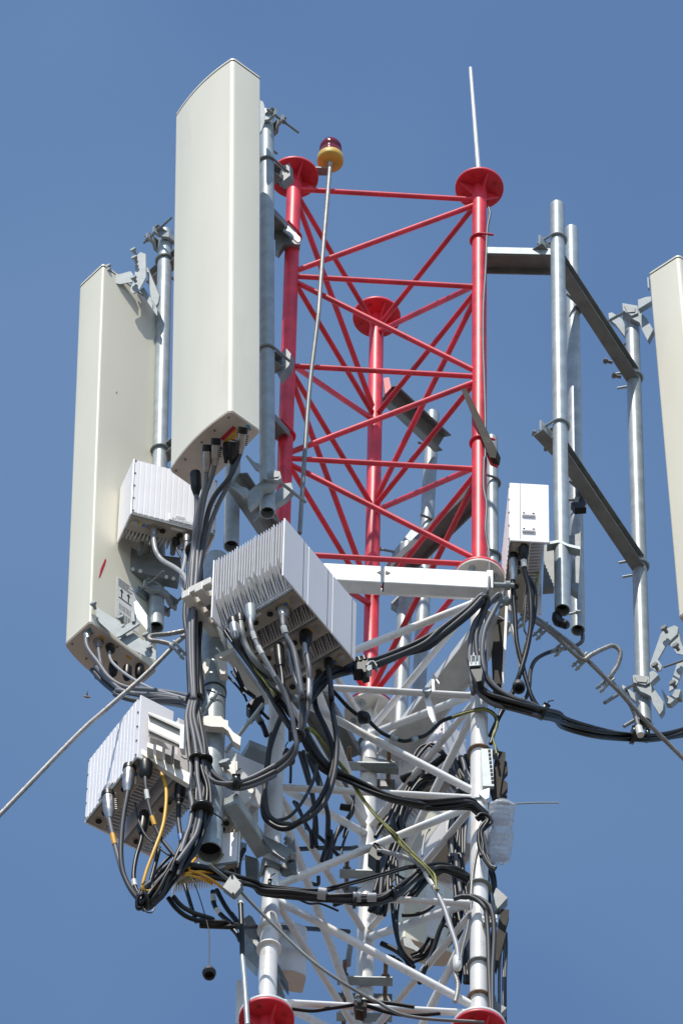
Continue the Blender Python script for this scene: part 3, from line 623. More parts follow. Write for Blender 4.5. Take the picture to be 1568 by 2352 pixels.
# ------------------------------------------------------------------ remote radio units
def radio(label, T, e1, e2, w=.45, h=.50, t=.2, ribs=True, fins_first=False, nfin=22, logo=True, ports=True, group='white radio units', handles=False):
    """T: upper corner; e1 thin direction, e2 wide direction; fins_first: heat sink on the T side"""
    e1, e2 = unit(e1), unit(e2); D_ = -Z
    root = thing('radio_unit', label, 'radio unit', T + D_ * h, group)
    tf = t * .46; b0, b1 = (tf, t) if fins_first else (0, t - tf)
    P = lambda a, b, c: T + e1 * a + e2 * b + D_ * c
    B = lambda a0, a1, b0_, b1_, c0, c1: MB().obox(P(a0, b0_, c0), e1 * (a1 - a0), e2 * (b1_ - b0_), D_ * (c1 - c0))
    B(b0, b1, .012, w - .012, .006, h - .012).build('housing', RRU, root, bevel=.006)
    f0, f1 = (0, tf) if fins_first else (t - tf, t)
    hs = MB()
    for k in range(nfin):
        b = .02 + (w - .04) * k / (nfin - 1)
        cut = .0 if k % 7 == 3 else .02
        if fins_first:
            q = [P(f1, b - .0022, .01), P(f0 + cut * .3, b - .0022, .004), P(f0 + cut * .3, b - .0022, h - .13 - .05 * (k % 3 == 1)), P(f1 - .01, b - .0022, h - .02), P(f1, b - .0022, h - .02)]
        else:
            q = [P(f0, b - .0022, .01), P(f1 - .022, b - .0022, .02), P(f1 - .022, b - .0022, h - .03), P(f0, b - .0022, h - .015)]
        hs.prism(q, e2 * .0044)
    hs.build('heat_sink', FIN, root)
    for b in (0, w - .01): B(.0, t, b, b + .0095, 0, h).build('side_cover', RRU if not fins_first else RRUG, root, bevel=.004)
    if fins_first:
        for b in (-.0012,): B(t * .80, t * .815, b, b + .002, .004, h - .004).build('seam', SEAM, root)
        for (b, c) in ((.45, .40), (.60, .36), (.38, .42)):
            MB().tube(P(f0 - .01, w * b, h * c + .16), P(f1 - .01, w * b, h * c + .24), .009, 10).build('fin_post', FIN, root)
    if ribs:
        face = 0 if not fins_first else t; nn = -e1 if not fins_first else e1; rb = MB(); n = 15
        for k in range(n):
            b = .022 + (w - .044) * k / (n - 1)
            rb.obox(P(face, b - .0105, .012) - nn * .001, e2 * .0215, D_ * (h - .03), nn * .0035)
        rb.build('ribbed_front', RRU, root)
        for c in [.02 + (h - .05) * k / 4 for k in range(5)]:
            for b in (.012, w - .012): screw(P(face, b, c) + nn * .002, nn, root, .0055)
        if logo:
            B(face - .009, face - .004, w * .44, w * .72, h * .84, h * .95).build('name_plate', RRU, root, bevel=.002)
            for k in range(3):
                o = P(face, w * .52, h * (.862 + k * .016)) + nn * .009
                MB().obox(o, e2 * .05 + Z * .006, D_ * .005, nn * .0015).build('logo_bar', EMB, root)
            lettering('ERICSSON', P(face, w * .475, h * .935) + nn * .009, e2, Z, .022, EMB, root)
    bp = B(b0 + .008, b1 - .006, .016, w - .016, h - .0125, h - .006).build('port_plate', PLATE, root)
    lip = B(b0, b0 + .006, .012, w - .012, h - .013, h + .004).build('lip', MATS['weathered_steel'], root)
    if ports:
        am = (b0 + b1) / 2
        for b in (.1, .3, .42, .62, .78, .9):
            q = P(am, w * b, h - .006); r_ = .016 if b != .1 else .018
            MB().tube(q, q + D_ * .006, r_ + .004, 18).build('port_ring', PLATE, root)
            MB().tube(q + D_ * .0055, q + D_ * .008, r_, 18).build('port', HOLE if b != .1 else SILV, root)
        MB().tube(P(am, w * .2, h - .006), P(am, w * .2, h - .0045), .011, 14).build('blue_mark', SGRN, root)
        q = P(am, w * .155, h - .006)
        MB().prism([q + e1 * .012, q - e1 * .012 + e2 * .012, q - e1 * .012 - e2 * .012], D_ * .0015).build('warning_mark', SYEL, root)
        B(am - .012, am + .012, w * .235, w * .265, h - .006, h - .004).build('grey_mark', SLAT, root)
        B(b0 + .02, b0 + .035, w * .5, w * .7, h - .006, h - .0045).build('serial_label', SWHT, root)
    if handles:
        for c in (.56, .83):
            q0 = P(t * .475, -.007, h * c)
            MB().cbox(q0, e1 * t * .34, e2 * .014, Z * .030).build('handle', RRU, root, bevel=.006)
            for k in (-1, 1):
                q1 = q0 + e1 * k * t * .12 - e2 * .007 + Z * .003; MB().tube(q1, q1 - e2 * .001, .006, 10).build('screw', HOLE, root)
    return root, P
D2 = lambda fr, x, y: (fr, x, y)
# unit on the left pole, ribbed face to the front
T = at('d', 655, 262, -.50); r1, P1 = radio('white ribbed radio unit on the far left pole, half covered by the tall antenna', T, atz('d', 575, 440, T.z) - T, atz('d', 1305, 430, T.z) - T)
plate('d 625,1000,@ 640,960 700,1000 770,1010 1020,1040 1030,1110 1000,1225 615,1140', -.24, Vector((0, .05, .0)), GALVD, r1, 'mount_plate')
for x in (720, 975): MB().tube(at('d', x, 930, -.30), at('d', x - 15, 1010, -.30), .014, 10).build('mount_bolt', GALVD, r1)
for x, y in ((648, 1132), (708, 1146), (912, 1192), (968, 1204)): MB().tube(at('d', x, y, -.245), at('d', x, y, -.25), .010, 12).build('mount_hole', SWHT, r1)
# three units in a row on the rail below the tall antenna
T = at('n', 818, 48, -1.20); e1 = atz('n', 1478, 835, T.z) - T; e2 = atz('n', 125, 470, T.z) - T
e2 = e2 - e1 * .35 * (e2.dot(e1) / e1.dot(e1))
n3 = [('nearest of three side by side radio units, its long cooling fins facing left', True), ('middle of three side by side radio units on the slotted rail', False), ('farthest right of three side by side radio units on the slotted rail', False)]
R2 = []
for k, (lb, lg) in enumerate(n3):
    R2.append(radio(lb, T + unit(e1) * (.208 * k), e1, e2, w=.44, h=.50, t=.205, ribs=False, fins_first=True, nfin=26))
# two units stacked on the lower left pole and one to the right of the pole
T = at('h', 515, 155, -.75); e2 = atz('h', 135, 632, T.z) - T; e1 = atz('h', 780, 290, T.z) - T
r3a, P3 = radio('leftmost low radio unit, sunlit ribbed white face to the left', T, e1, e2, w=.475, h=.52, t=.19)
r3b, P3b = radio('second low radio unit tucked behind the sunlit leftmost one', T + unit(e1) * .215 - Z * .03, e1, e2, w=.475, h=.50, t=.19, ribs=False)
plate('h 575,290,@ 855,395 850,575 575,470', -.755, Vector((.0, .01, .0)), BEIGE, r3a, 'side_bracket')
plate('h 575,300,@ 825,412 825,428 580,314', -.775, Vector((.0, .02, .01)), GALVD, r3a, 'bracket_slot')
plate('h 575,420,@ 820,535 820,550 575,433', -.775, Vector((.0, .02, .01)), GALVD, r3a, 'bracket_slot')
plate('h 825,400,@ 855,390 850,580 820,575', -.79, Vector((.01, .04, .0)), WHT, r3a, 'bracket_end')
plate('h 520,580,@ 900,770 895,860 780,790 520,620', -.74, Vector((.0, .03, .0)), BEIGE, r3a, 'side_bracket')
for x, y in ((590, 590), (660, 610), (730, 640), (800, 680)): MB().cbox(at('h', x, y, -.77), Vector((.03, 0, -.02)), Vector((0, .05, 0)), Z * .04).build('hook', BEIGE if x < 700 else SLAT, r3a)
T = at('r', 400, 330, -.33); 
r5, P5 = radio('grey shaded radio unit right of the thick lower pole', T, Vector((.17, .10, 0)), Vector((-.20, .42, 0)), w=.30, h=.52, t=.2, ribs=False)
T = at('r', 560, 440, -.50)
r5b, _ = radio('small pale radio unit squeezed between the thick pole and the left white leg', T, Vector((.26, .13, 0)), Vector((-.14, .26, 0)), w=.26, h=.36, t=.17, ribs=False)
Tb = at('h', 800, 1540, -.42); e2 = atz('h', 1290, 1470, Tb.z) - Tb; e1 = atz('h', 752, 1770, Tb.z) - Tb
r6, P6 = radio('low dark underside radio unit hanging beneath the thick pole', Tb + Z * .26, e1, e2, w=e2.length, h=.26, t=e1.length, ribs=False)
# right unit, narrow face to the front
T = at('g', 248, 416, -.58); e1 = atz('g', 524, 432, T.z) - T; e2 = Vector((-.025, .45, 0))
r7, P7 = radio('white radio unit edge on beside the right frame, two small handles on its front', T, e1, e2, w=.45, h=.52, t=.2, handles=True, logo=False)
MB().obox(P7(.2 * .26, -.001, .004), unit(e1) * .0025, unit(e2) * .003, -Z * .5).build('seam', SEAM, r7)
# ribbed unit behind the braces on the right
T = at('p', 720, -120, .45); r8, P8 = radio('ribbed white radio unit behind the braces near the right white leg', T, Vector((.3, .42, 0)), Vector((-.36, .30, 0)), w=.5, h=.50, t=.2)
T = at('p', 760, 900, .5); r9, P9 = radio('grey boxy unit low behind the right white leg', T, Vector((.35, .2, 0)), Vector((-.2, .35, 0)), w=.30, h=.18, t=.22, ribs=False, ports=False)

# slotted rail carrying the three units
rail = thing('slotted_rail', 'beige slotted rail running under the three side by side units', 'rail', at('n', 300, 1200, -.85))
p = at('n', 20, 735, -.93); q = atz('n', 790, 1790, p.z); ax = unit(q - p); sd_ = Z.cross(ax).normalized()
for off, hh in ((0, .06), (.075, .06)):
    o = p + sd_ * off
    MB().obox(o, q - p, sd_ * .045, Z * hh).build('rail_bar', BEIGE, rail, bevel=.004)
for k in range(9):
    o = p + ax * (.10 + k * .115) + sd_ * .008 - Z * .002
    MB().obox(o, ax * .03, sd_ * .03, -Z * .002).build('slot', SLAT, rail)
for k in range(4):
    o = p + ax * (.02 + k * .07) + sd_ * (.02 + .0 * k)
    MB().cbox(o + Z * .05, ax * .035, sd_ * .13, Z * .05).build('lug', BEIGE, rail, bevel=.003)
for k in (2, 5, 8): bolt(p + ax * (.06 + k * .11) + sd_ * .02, -Z, .03, .012, rail, RUST)
plate('n 140,1380,@ 330,1300 330,1340 180,1420 260,1440 270,1560 200,1560', -.70, Vector((0, .04, 0)), BEIGE, rail, 'pole_bracket')
plate('n 20,1480,@ 60,1400 100,1420 80,1520 50,1560', -.70, Vector((0, .04, 0)), BEIGE, rail, 'pole_bracket')

# ------------------------------------------------------------------ beacon, rod, conduit, bottle, small things
bc = at('b', 457, 283, -.36)
be = thing('beacon_lamp', 'red aviation beacon on a rusty yellow base above the left flange disc', 'beacon', bc)
MB().lathe(bc, Z, [(0, .02), (0, .066), (.012, .072), (.05, .070), (.058, .064), (.06, .06)], 40).build('base', BYEL, be)
MB().lathe(bc + Z * .058, Z, [(0, .058), (.012, .061), (.04, .061), (.044, .056), (.06, .056), (.064, .061), (.10, .059), (.125, .05), (.14, .03), (.145, .01)], 40).build('lens', RGL, be)
MB().lathe(bc + Z * .058, Z, [(0, .03), (.08, .03), (.09, .02)], 20).build('bulb_holder', SBLK, be)
MB().lathe(bc - Z * .05, Z, [(0, .011), (.05, .012), (.052, .02)], 16).build('stem', GALV, be)
fa = at('b', 372, 312, -.36); fe = at('b', 462, 345, -.36); fe.z = fa.z
MB().obox(fa, fe - fa, Vector((0, .05, 0)), Z * .01).build('bracket', GALVD, be)
c1 = path('b 455,315,-.37 440,500 420,740 404,950 390,1150'); c2 = path('b 390,1150,-.37 D 712,880 702,1010 694,1130 688,1225,-.40')
cd = solo(MB().sweep(smooth_path(c1), .0115, 12), 'conduit', ROPE, 'thin grey conduit dropping from the beacon lamp', 'conduit')
cd2 = solo(MB().sweep(smooth_path(c2), .0115, 12), 'conduit', MATS['weathered_steel'], 'dark flexible lower end of the beacon conduit inside the red braces', 'conduit')
rb0 = at('b', 1303, 325, -.268); rb1 = at('b', 1256, -256, -.268)
lr = thing('lightning_rod', 'slim white lightning rod rising from the right flange disc', 'lightning rod', rb0)
MB().tube(rb0 - Z * .03, rb1, .0125, 14, True, .0095).lathe(rb1, rb1 - rb0, [(0, .0095), (.006, .006)], 12).build('rod', ROD, lr)
solo(MB().sweep(smooth_path(path('b 1360,540,-.30 1368,580,-.305 1355,640,-.305 1350,700 1342,900 1330,1100 1328,1300 1334,1500 D 1114,950 1114,1050 f 1195,60 1192,260 1212,380 1205,560 1228,720,-.32 1230,900,-.50 1218,1000,-.52 1210,1060,-.4 1205,1400 1215,1600,-.32')), .0065, 8), 'ground_cable', GRY, 'thin grey earth cable running down the right red leg', 'cable')
bt, bb_ = at('p', 1338, 782, -.42), at('p', 1285, 1462, -.22)
ab = bb_ - bt; L = ab.length; ab = unit(ab)
bo = thing('water_bottle', 'clear crumpled plastic bottle tied upside down beside the right white leg', 'bottle', bb_)
prof = []
for k in range(61):
    t = k / 60; r_ = .062
    if t < .1: r_ = .02 + .042 * math.sin(t / .1 * pi / 2)
    if .34 < t < .54: r_ -= .016 * (1 - abs(t - .44) / .10)
    if t > .9: r_ = .062 * math.sqrt(max(0.08, 1 - ((t - .9) / .1) ** 2))
    r_ += .0011 * sin(t * 80) if .12 < t < .88 else 0
    prof.append((t * L, r_))
xb = ab.cross(Fv).normalized(); yb = ab.cross(xb); nb = 40; from mathutils import noise as _ns
bv_ = []; bf_ = []
for (hh, r_) in prof:                                    # crumpled thin shell
    for k in range(nb):
        a = 2 * pi * k / nb; dr = _ns.noise(Vector((cos(a) * 2.2, sin(a) * 2.2, hh * 16))) * .010 + _ns.noise(Vector((cos(a) * 5, sin(a) * 5, hh * 40))) * .003
        bv_.append(bt + ab * hh + (xb * cos(a) + yb * sin(a)) * (r_ + (dr if .02 < hh < L - .03 else 0)))
for i in range(len(prof) - 1):
    for k in range(nb): bf_.append((i * nb + k, i * nb + (k + 1) % nb, (i + 1) * nb + (k + 1) % nb, (i + 1) * nb + k))
bs_ = MB().add(bv_, bf_, True); m_ = (len(prof) - 1) * nb; bs_.add(bv_[:nb], [tuple(range(nb))]); bs_.add(bv_[m_:], [tuple(range(nb))])
body = bs_.build('body', PET, bo); sol = body.modifiers.new('wall', 'SOLIDIFY'); sol.thickness = .003; sol.offset = -1
MB().lathe(bt - ab * .02, ab, [(0, .018), (.03, .019)], 16).build('cap', BOOT, bo)
MB().lathe(bt + ab * .012, ab, [(0, .03), (.006, .036), (.008, .03)], 16).build('neck_ring', BOOT, bo)
solo(MB().sweep(smooth_path(path('j 1085,1112,-.35 1200,1106 1300,1103 1440,1103')), .0042, 6), 'steel_wire', ZINC, 'straight thin wire sticking out to the right from the bottle', 'wire')
# perforated strip and dark plates on the right white leg
ps = thing('perforated_strip', 'perforated metal strip strapped to the right white leg above the bottle', 'strip', at('p', 1150, 640, -.33))
o = at('p', 1105, 250, -.33); oe = at('p', 1145, 640, -.33)
MB().obox(o, Vector((.055, 0, 0)), Vector((0, .02, 0)), oe - o - Vector((.01, 0, 0))).build('strip', GALV, ps)
for k in range(9):
    q = o + (oe - o) * (.06 + k * .105) + Vector((.04, 0, 0)); MB().cbox(q, Vector((.012, 0, 0)), Vector((0, .004, 0)), Z * .022).build('slot', HOLE, ps)
plate('p 1165,215,@ 1240,265 1290,300 1280,330 1180,280', -.30, Vector((0, .03, 0)), GALVD, ps, 'tab')
plate('p 1085,720,@ 1130,680 1195,660 1190,760 1150,780', -.33, Vector((0, .03, 0)), BEAM, ps, 'tab')
dp_ = thing('angle_plate', 'dark brown jagged angle plate above the clear bottle', 'plate', at('p', 1250, 780, -.27), 'dark plates on the right leg')
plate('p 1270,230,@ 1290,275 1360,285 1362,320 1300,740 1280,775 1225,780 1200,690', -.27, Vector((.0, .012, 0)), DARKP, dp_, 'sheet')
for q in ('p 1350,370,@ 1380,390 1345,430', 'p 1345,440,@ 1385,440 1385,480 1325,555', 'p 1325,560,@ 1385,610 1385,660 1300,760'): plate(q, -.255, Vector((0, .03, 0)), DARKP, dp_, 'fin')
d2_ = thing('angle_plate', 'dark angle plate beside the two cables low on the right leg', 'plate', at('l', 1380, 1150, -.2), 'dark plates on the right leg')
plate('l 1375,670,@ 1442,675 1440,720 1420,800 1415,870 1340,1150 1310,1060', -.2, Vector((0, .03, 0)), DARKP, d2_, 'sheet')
plate('l 1290,640,@ 1340,500 1430,580 1375,640 1330,690', -.22, Vector((0, .05, 0)), GALVD, d2_, 'tab')
plate('l 1320,1380,@ 1335,1345 1345,1400 1422,1445 1340,1525', -.22, Vector((0, .05, 0)), GALVD, d2_, 'tab')
cc_ = thing('cable_clip', 'pale rectangular cable clip on the right white leg below the bottle', 'clip', at('l', 1290, 770, -.34))
plate('l 1230,710,@ 1350,712 1350,745 1228,745', -.34, Vector((0, .03, 0)), TAPE, cc_, 'clip_body', .003)
plate('l 1228,750,@ 1350,752 1350,775 1240,775', -.34, Vector((0, .03, 0)), GALVD, cc_, 'clip_base')
# cap hanging on a string, and a tiny bird
cap = thing('hanging_cap', 'black round connector cap dangling on a thin string at lower left', 'cap', at('k', 80, 1340, -.5))
cp = at('k', 80, 1300, -.5)
MB().lathe(cp, Vector((.05, -.1, -1)), [(0, .018), (.01, .028), (.022, .028), (.024, .033), (.036, .033), (.038, .028), (.055, .028), (.055, .022), (.02, .019)], 18).build('cap', DGY, cap)
MB().sweep(smooth_path(path('h 890,1540,-.5 960,1700 k 60,870 82,1000 80,1290')), .0025, 6).build('string', BLK, cap)
bi = at('h', 92, 172, -.5)
bird = thing('bird', 'tiny brown bird flying in the sky at far left', 'bird', bi)
MB().sweep([bi + Vector((-.016, 0, .004)), bi + Vector((-.006, 0, 0)), bi + Vector((.008, 0, -.004)), bi + Vector((.02, 0, -.006))], [.002, .006, .006, .0015], 8).build('body', RUST, bird)
MB().prism([bi + Vector((-.006, 0, .002)), bi + Vector((.006, 0, .0)), bi + Vector((-.012, .02, .03))], Vector((0, 0, .001))).build('wing', RUST, bird)
MB().prism([bi + Vector((-.006, 0, .002)), bi + Vector((.006, 0, .0)), bi + Vector((.004, -.02, .026))], Vector((0, 0, .001))).build('wing', RUST, bird)

# ------------------------------------------------------------------ cables
def cable(label, p, r, m, boot=None, group=None, cat='cable', end=None, name='cable', tape=None, sub=6, n=10):
    pts = smooth_path(path(p), sub)
    o = solo(MB().sweep(pts, r, n), name, m, label, cat, group)
    for which, spec in (('s', boot), ('e', end)):
        if not spec: continue
        L, rr, bm = spec; q = pts if which == 's' else pts[::-1]
        a = q[0]; dv = unit(q[min(8, len(q) - 1)] - q[0])
        cb = MB().sweep([a - dv * .012, a, a + dv * L * .15, a + dv * L * .8, a + dv * L, a + dv * L * 1.25], [rr * .9, rr, rr, rr * .97, rr * .8, r * 1.25], 14)
        cb.build('connector', bm, o)
        if bm is SILV:                                   # dark boot above a bare metal shell, with its toothed clip
            MB().sweep([a - dv * .03, a + dv * .004], [rr * 1.08, rr * 1.1], 14).build('boot', BOOT, o)
            s = dv.cross(Fv).normalized(); k_ = MB()
            for k in range(6): k_.cbox(a + s * rr * 1.05 + dv * (L * (.15 + .11 * k)), s * .014, Fv * .012, dv * .005)
            k_.build('clip_teeth', BOOT, o)
    if tape:
        for f, c in tape:
            i = int(f * (len(pts) - 1)); j = min(len(pts) - 1, i + 2)
            MB().sweep([pts[max(0, i - 1)], pts[i], pts[j]], r * 1.18, 10).build('tape', c, o)
    return o
def bundle(label, p, r, m, n, spread, group, seed=1, mats=None, name='cable'):
    rnd = random.Random(seed); base = path(p)
    for k in range(n):
        a = 2 * pi * k / n + rnd.random(); rad = spread * (.5 + .5 * rnd.random())
        pts = []
        for i, q in enumerate(base):
            t = unit(base[min(i + 1, len(base) - 1)] - base[max(i - 1, 0)]); u = t.cross(Fv).normalized()
            aa = a + .35 * i + rnd.uniform(-.3, .3); s_ = rad * rnd.uniform(.7, 1.15)
            pts.append(q + u * (s_ * cos(aa)) + Fv * (s_ * sin(aa)))
        solo(MB().sweep(smooth_path(pts, 6), r * rnd.uniform(.85, 1.1), 9), name, mats[k % len(mats)] if mats else m, label, 'cable', group)
def tie(label, c, d, R, w=.012, m=None, tail=True, name='cable_tie', group='black cable ties'):
    d = unit(d); mb = MB()
    mb.lathe(c - d * w / 2, d, [(0, R * .8), (0, R), (w, R), (w, R * .8)], 20)
    u = d.cross(Fv).normalized(); mb.cbox(c + u * R, d * w * 1.2, u * .014, Fv * .012)
    if tail: mb.sweep([c + u * R, c + u * (R + .02) - Fv * .01, c + u * (R + .035) + d * .02 - Fv * .02], .003, 6)
    return solo(mb, name, m or TIE, label, 'cable tie', group)
cB, cS, cG = (.085, .024, BOOT), (.085, .023, SILV), (.05, .017, GALV)
# --- from the tall antenna down the front of the thick pole
GA = 'cables dropping from the tall antenna'
cable('leftmost grey cable dropping from the tall antenna, hanging from a big black plug', 'd 1140,385,-.96 1145,500 1150,620 1140,800,-.86 1120,980,-.80 1100,1200 1085,1500,-.78 1090,1800 1112,2120,-.74 h 905,200 875,320,-.72 880,420 890,560 905,720 900,900 920,1040 900,1180 870,1270 830,1400,-.70', .0125, GRY, (.10, .028, BOOT))
cable('grey cable with bright metal plug, second from left under the tall antenna', 'd 1232,205,-1.10 1230,330 1215,480 1170,640,-.92 1145,820 1130,980,-.80 1112,1200 1098,1500,-.80 1100,1800 1118,2120,-.76 h 925,200 905,330,-.74 930,480 950,620 960,800 985,980 985,1100 950,1250 880,1360 800,1470,-.70', .0118, GRY, cS)
cable('grey cable with shiny plug in the middle under the tall antenna', 'd 1300,150,-1.14 1300,270 1270,400 1215,560,-.95 1180,760 1160,960,-.80 1145,1200 1120,1500,-.81 1120,1800 1132,2120,-.76 h 945,200 930,320,-.74 965,480 1000,640,-.72 1000,740 1040,800 1120,850 1250,850,-.70 1400,800 1568,710,-.70 i 330,1040,-.68 450,960 540,860 590,760,-.80 640,600 665,420 660,250,-.92 640,130', .0118, GRY, cS)
cable('thick grey cable nearest the right edge under the tall antenna', 'd 1510,60,-1.20 1505,170 1420,390,-1.05 1290,560 1230,720,-.88 1195,960,-.80 1160,1200 1135,1500,-.79 1130,1800 1138,2120,-.74 h 955,200 960,330,-.72 990,470 1020,620,-.71 1060,740 1130,820 1260,870,-.69 1400,840 1568,760,-.69 i 330,1075,-.67 480,960 560,840 600,720,-.82 605,520 580,330 540,150,-.95 490,20', .0130, DGY, cS)
cable('grey cable second from right under the tall antenna beside a black plug', 'd 1435,140,-1.17 1437,260 1400,450,-1.0 1320,620 1250,800,-.84 1210,970,-.79 1165,1200 1142,1500,-.77 1145,1850 1150,2120,-.73 h 965,200 980,330,-.71 1010,480 1040,640,-.70 1075,760 1150,840 1270,895,-.68 1420,860 1568,790,-.68 i 340,1100,-.66 490,990 560,880,-.8 545,740 520,600 470,440 400,310,-.95', .0118, GRY, cB)
cable('short black unused plug under the middle of the tall antenna', 'd 1380,160,-1.08 1382,220 1378,290', .010, BLK, (.10, .018, BOOT))
bundle('dark grey cable in the thick vertical bundle beside the thick pole', 'd 1150,980,-.74 1135,1200 1120,1500 1125,1800 1140,2120 h 950,220,-.70 945,400 965,560 990,760 1010,900 1000,1080,-.70 960,1220 900,1350 830,1460 780,1560,-.66', .0115, DGY, 6, .042, 'dark cables of the vertical bundle', 3, [DGY, BLK, DGY, GRY])
for (fr_n, x, y, R, lb) in (('d', 1140, 985, .052, 'wide black strap round the vertical cable bundle under the tall antenna'), ('h', 938, 195, .045, 'black strap round the bundle at the level of the top of the sunlit white unit'), ('h', 955, 665, .040, 'upper left black tie where the vertical bundle splits'), ('h', 1020, 670, .038, 'upper right black tie where the vertical bundle splits'), ('h', 1000, 1060, .055, 'thin tie low on the bundle beside the open pole end')):
    tie(lb, at(fr_n, x, y, -.76 if fr_n == 'd' else -.72), Vector((.02, .05, 1)), R, .02 if R > .04 else .014)
tie('broad black strap on the cable loop left of the left white leg', at('h', 1262, 850, -.695), Vector((1, .1, .1)), .038, .035)
tie('double black tie where cables from the three units gather', at('i', 572, 765, -.80), Vector((.3, .1, 1)), .036, .03)
tie('black tie on the cable loop just below the gathered cables', at('i', 500, 945, -.68), Vector((1, .1, .7)), .04, .02)
solo(MB().sweep(smooth_path(path('h 700,1000,-.62 900,960,-.70 1020,1050,-.72 1150,1130,-.66 1150,1200,-.58')), .004, 6), 'strap', TIE, 'thin black strap tail lying across the thick pole', 'strap')
solo(MB().lathe(on_axis(a10, b10, 'h', 1090, 150), Z, [(0, .060), (0, .066), (.014, .066), (.014, .06)], 24).sweep(smooth_path(path('h 1180,180,-.63 1100,140,-.66 1030,118,-.68')), .004, 6), 'strap', TIE, 'black strap tied round the upper part of the thick pole', 'strap')
# --- far left antenna
G2 = 'cables of the far left antenna'
cable('grey cable from the leftmost plug of the far left antenna', 'd 285,1610,-.32 290,1740 380,1870 470,1990 600,2060,-.45 800,2080 1000,2110 1110,2135,-.68', .012, GRY, cS)
cable('thin pale cable curving out beneath the far left antenna', 'd 470,1740,-.25 475,1840 560,1930 680,2010 800,2070,-.5 900,2100 1080,2150,-.68', .0075, LGY, (.07, .024, BOOT))
cable('dark cable from the second plug of the far left antenna', 'd 370,1690,-.28 385,1800 410,1920 470,2000 560,2080,-.45 700,2110 900,2120 1100,2160,-.68', .011, GRY, cS)
bundle('grey cable sagging from the far left antenna towards the thick pole', 'd 350,1900,-.24 430,1990 520,2080,-.4 h 330,150 500,190,-.5 700,205 900,235,-.68 930,300', .012, GRY, 3, .022, G2, 5, [GRY, DGY, GRY])
for k, (x, y) in enumerate(((495, 1920), (605, 1950), (380, 1940), (700, 1940))):
    a = at('d', x, y, -.20 + .02 * k); MB_ = MB().lathe(a + Z * .05, -Z, [(0, .022), (.05, .024), (.09, .02), (.10, .012)], 16)
    solo(MB_, 'plug', BOOT, ['black plug at the middle', 'black plug right of the middle', 'black plug left of the middle', 'rightmost black plug'][k] + ' of the far left antenna base', 'plug', 'black plugs under the far left antenna')
# --- unit on the left pole
cable('pale curved cable from the metal plug under the left ribbed unit', 'd 805,745,-.40 812,890 830,990 880,1060,-.42 980,1120 1050,1180 1080,1260,-.70', .0125, LGY, (.13, .026, SILV))
cable('pale cable from the right metal plug under the left ribbed unit', 'd 1075,820,-.36 1068,970 1055,1080 1030,1200 1045,1300,-.55 1070,1400,-.70', .0105, LGY, (.13, .024, SILV))
cable('thin taped wire beside the right plug under the left ribbed unit', 'd 985,900,-.34 1000,990 1040,1060 1050,1150 1060,1350,-.5', .006, DGY, (.06, .020, BOOT))
# --- three unit row
cable('ribbed steel conduit arching from the left of the three units', 'n 385,1010,-.98 400,1130,-1.0 430,1260 520,1420,-.95 660,1560 790,1680,-.85 880,1790 i 540,490,-.75 590,550,-.70', .0165, MATS['weathered_steel'], (.05, .026, BOOT), sub=10)
cable('taped grey cable from the square metal plug of the nearest unit', 'n 485,920,-1.0 490,1080,-1.02 530,1230 600,1370,-.98 700,1550 790,1720 i 400,390,-.85 470,480 520,580 540,720,-.78', .0115, LGY, (.11, .027, GALV), tape=((.2, TAPE), (.3, TAPE)))
cable('grey cable from the big metal plug in the middle of the three units', 'n 800,900,-.98 800,1060,-1.05 830,1190 900,1320 940,1500,-1.0 990,1790 i 570,270,-.92 600,450 605,600 580,750,-.80', .0135, GRY, (.13, .033, SILV), tape=((.18, TAPE),))
cable('grey cable with white sleeve from the black plug of the far right unit', 'n 1020,1140,-.84 1010,1300,-.9 1030,1420 1050,1560 1050,1800,-.9 i 670,330 655,520,-.85 600,720,-.80', .012, LGY, (.17, .032, BOOT), tape=((.25, TAPE), (.32, TAPE)))
cable('dark cable hanging straight from the outer plug of the far right unit', 'n 1238,1380,-.68 1240,1520,-.72 1255,1620 1270,1800,-.70 i 825,360 840,560 870,760,-.62 875,900 850,1100,-.58 780,1290 650,1420 500,1470,-.50 390,1440 330,1370 310,1200,-.48 330,1050 350,880 400,720 450,600,-.6', .0135, DGY, (.15, .024, BOOT))
cable('black cable looping wide beside the left white leg', 'i 730,300,-.66 700,420 715,560,-.62 790,720 840,860 840,1020,-.58 770,1230 640,1400 490,1500,-.50 370,1470 300,1370,-.47 320,1100 345,900,-.48 370,760', .014, BLK)
cable('thin dark cable rising left of the loop beside the left white leg', 'i 720,1000,-.60 690,1130 600,1300 500,1410,-.50 400,1440', .0085, DGY)
cable('dark plug stub under the middle unit of the three', 'n 760,1300,-.9 770,1440,-.92 790,1560 800,1680', .012, BLK, (.16, .026, BOOT))
cable('pale wire with sleeve under the middle unit of the three', 'n 845,1330,-.86 880,1500,-.9 930,1640 980,1800 i 540,300,-.88 580,420,-.82 600,640', .0085, LGY)
cable('silver threaded plug cable at the rail end of the nearest unit', 'n 325,1080,-1.0 345,1230,-1.02 390,1330,-.95 480,1480 560,1600 640,1720,-.85 i 330,420 430,600,-.75 510,720', .010, DGY, (.10, .026, SILV))
bundle('dark cable hugging the slotted rail beneath the three units', 'n 260,1130,-.92 380,1320,-.92 520,1500 640,1650 740,1790,-.85 i 400,480,-.80 480,600 530,680 560,800,-.70', .009, BLK, 4, .03, 'dark cables along the slotted rail', 8, [BLK, DGY, BLK])
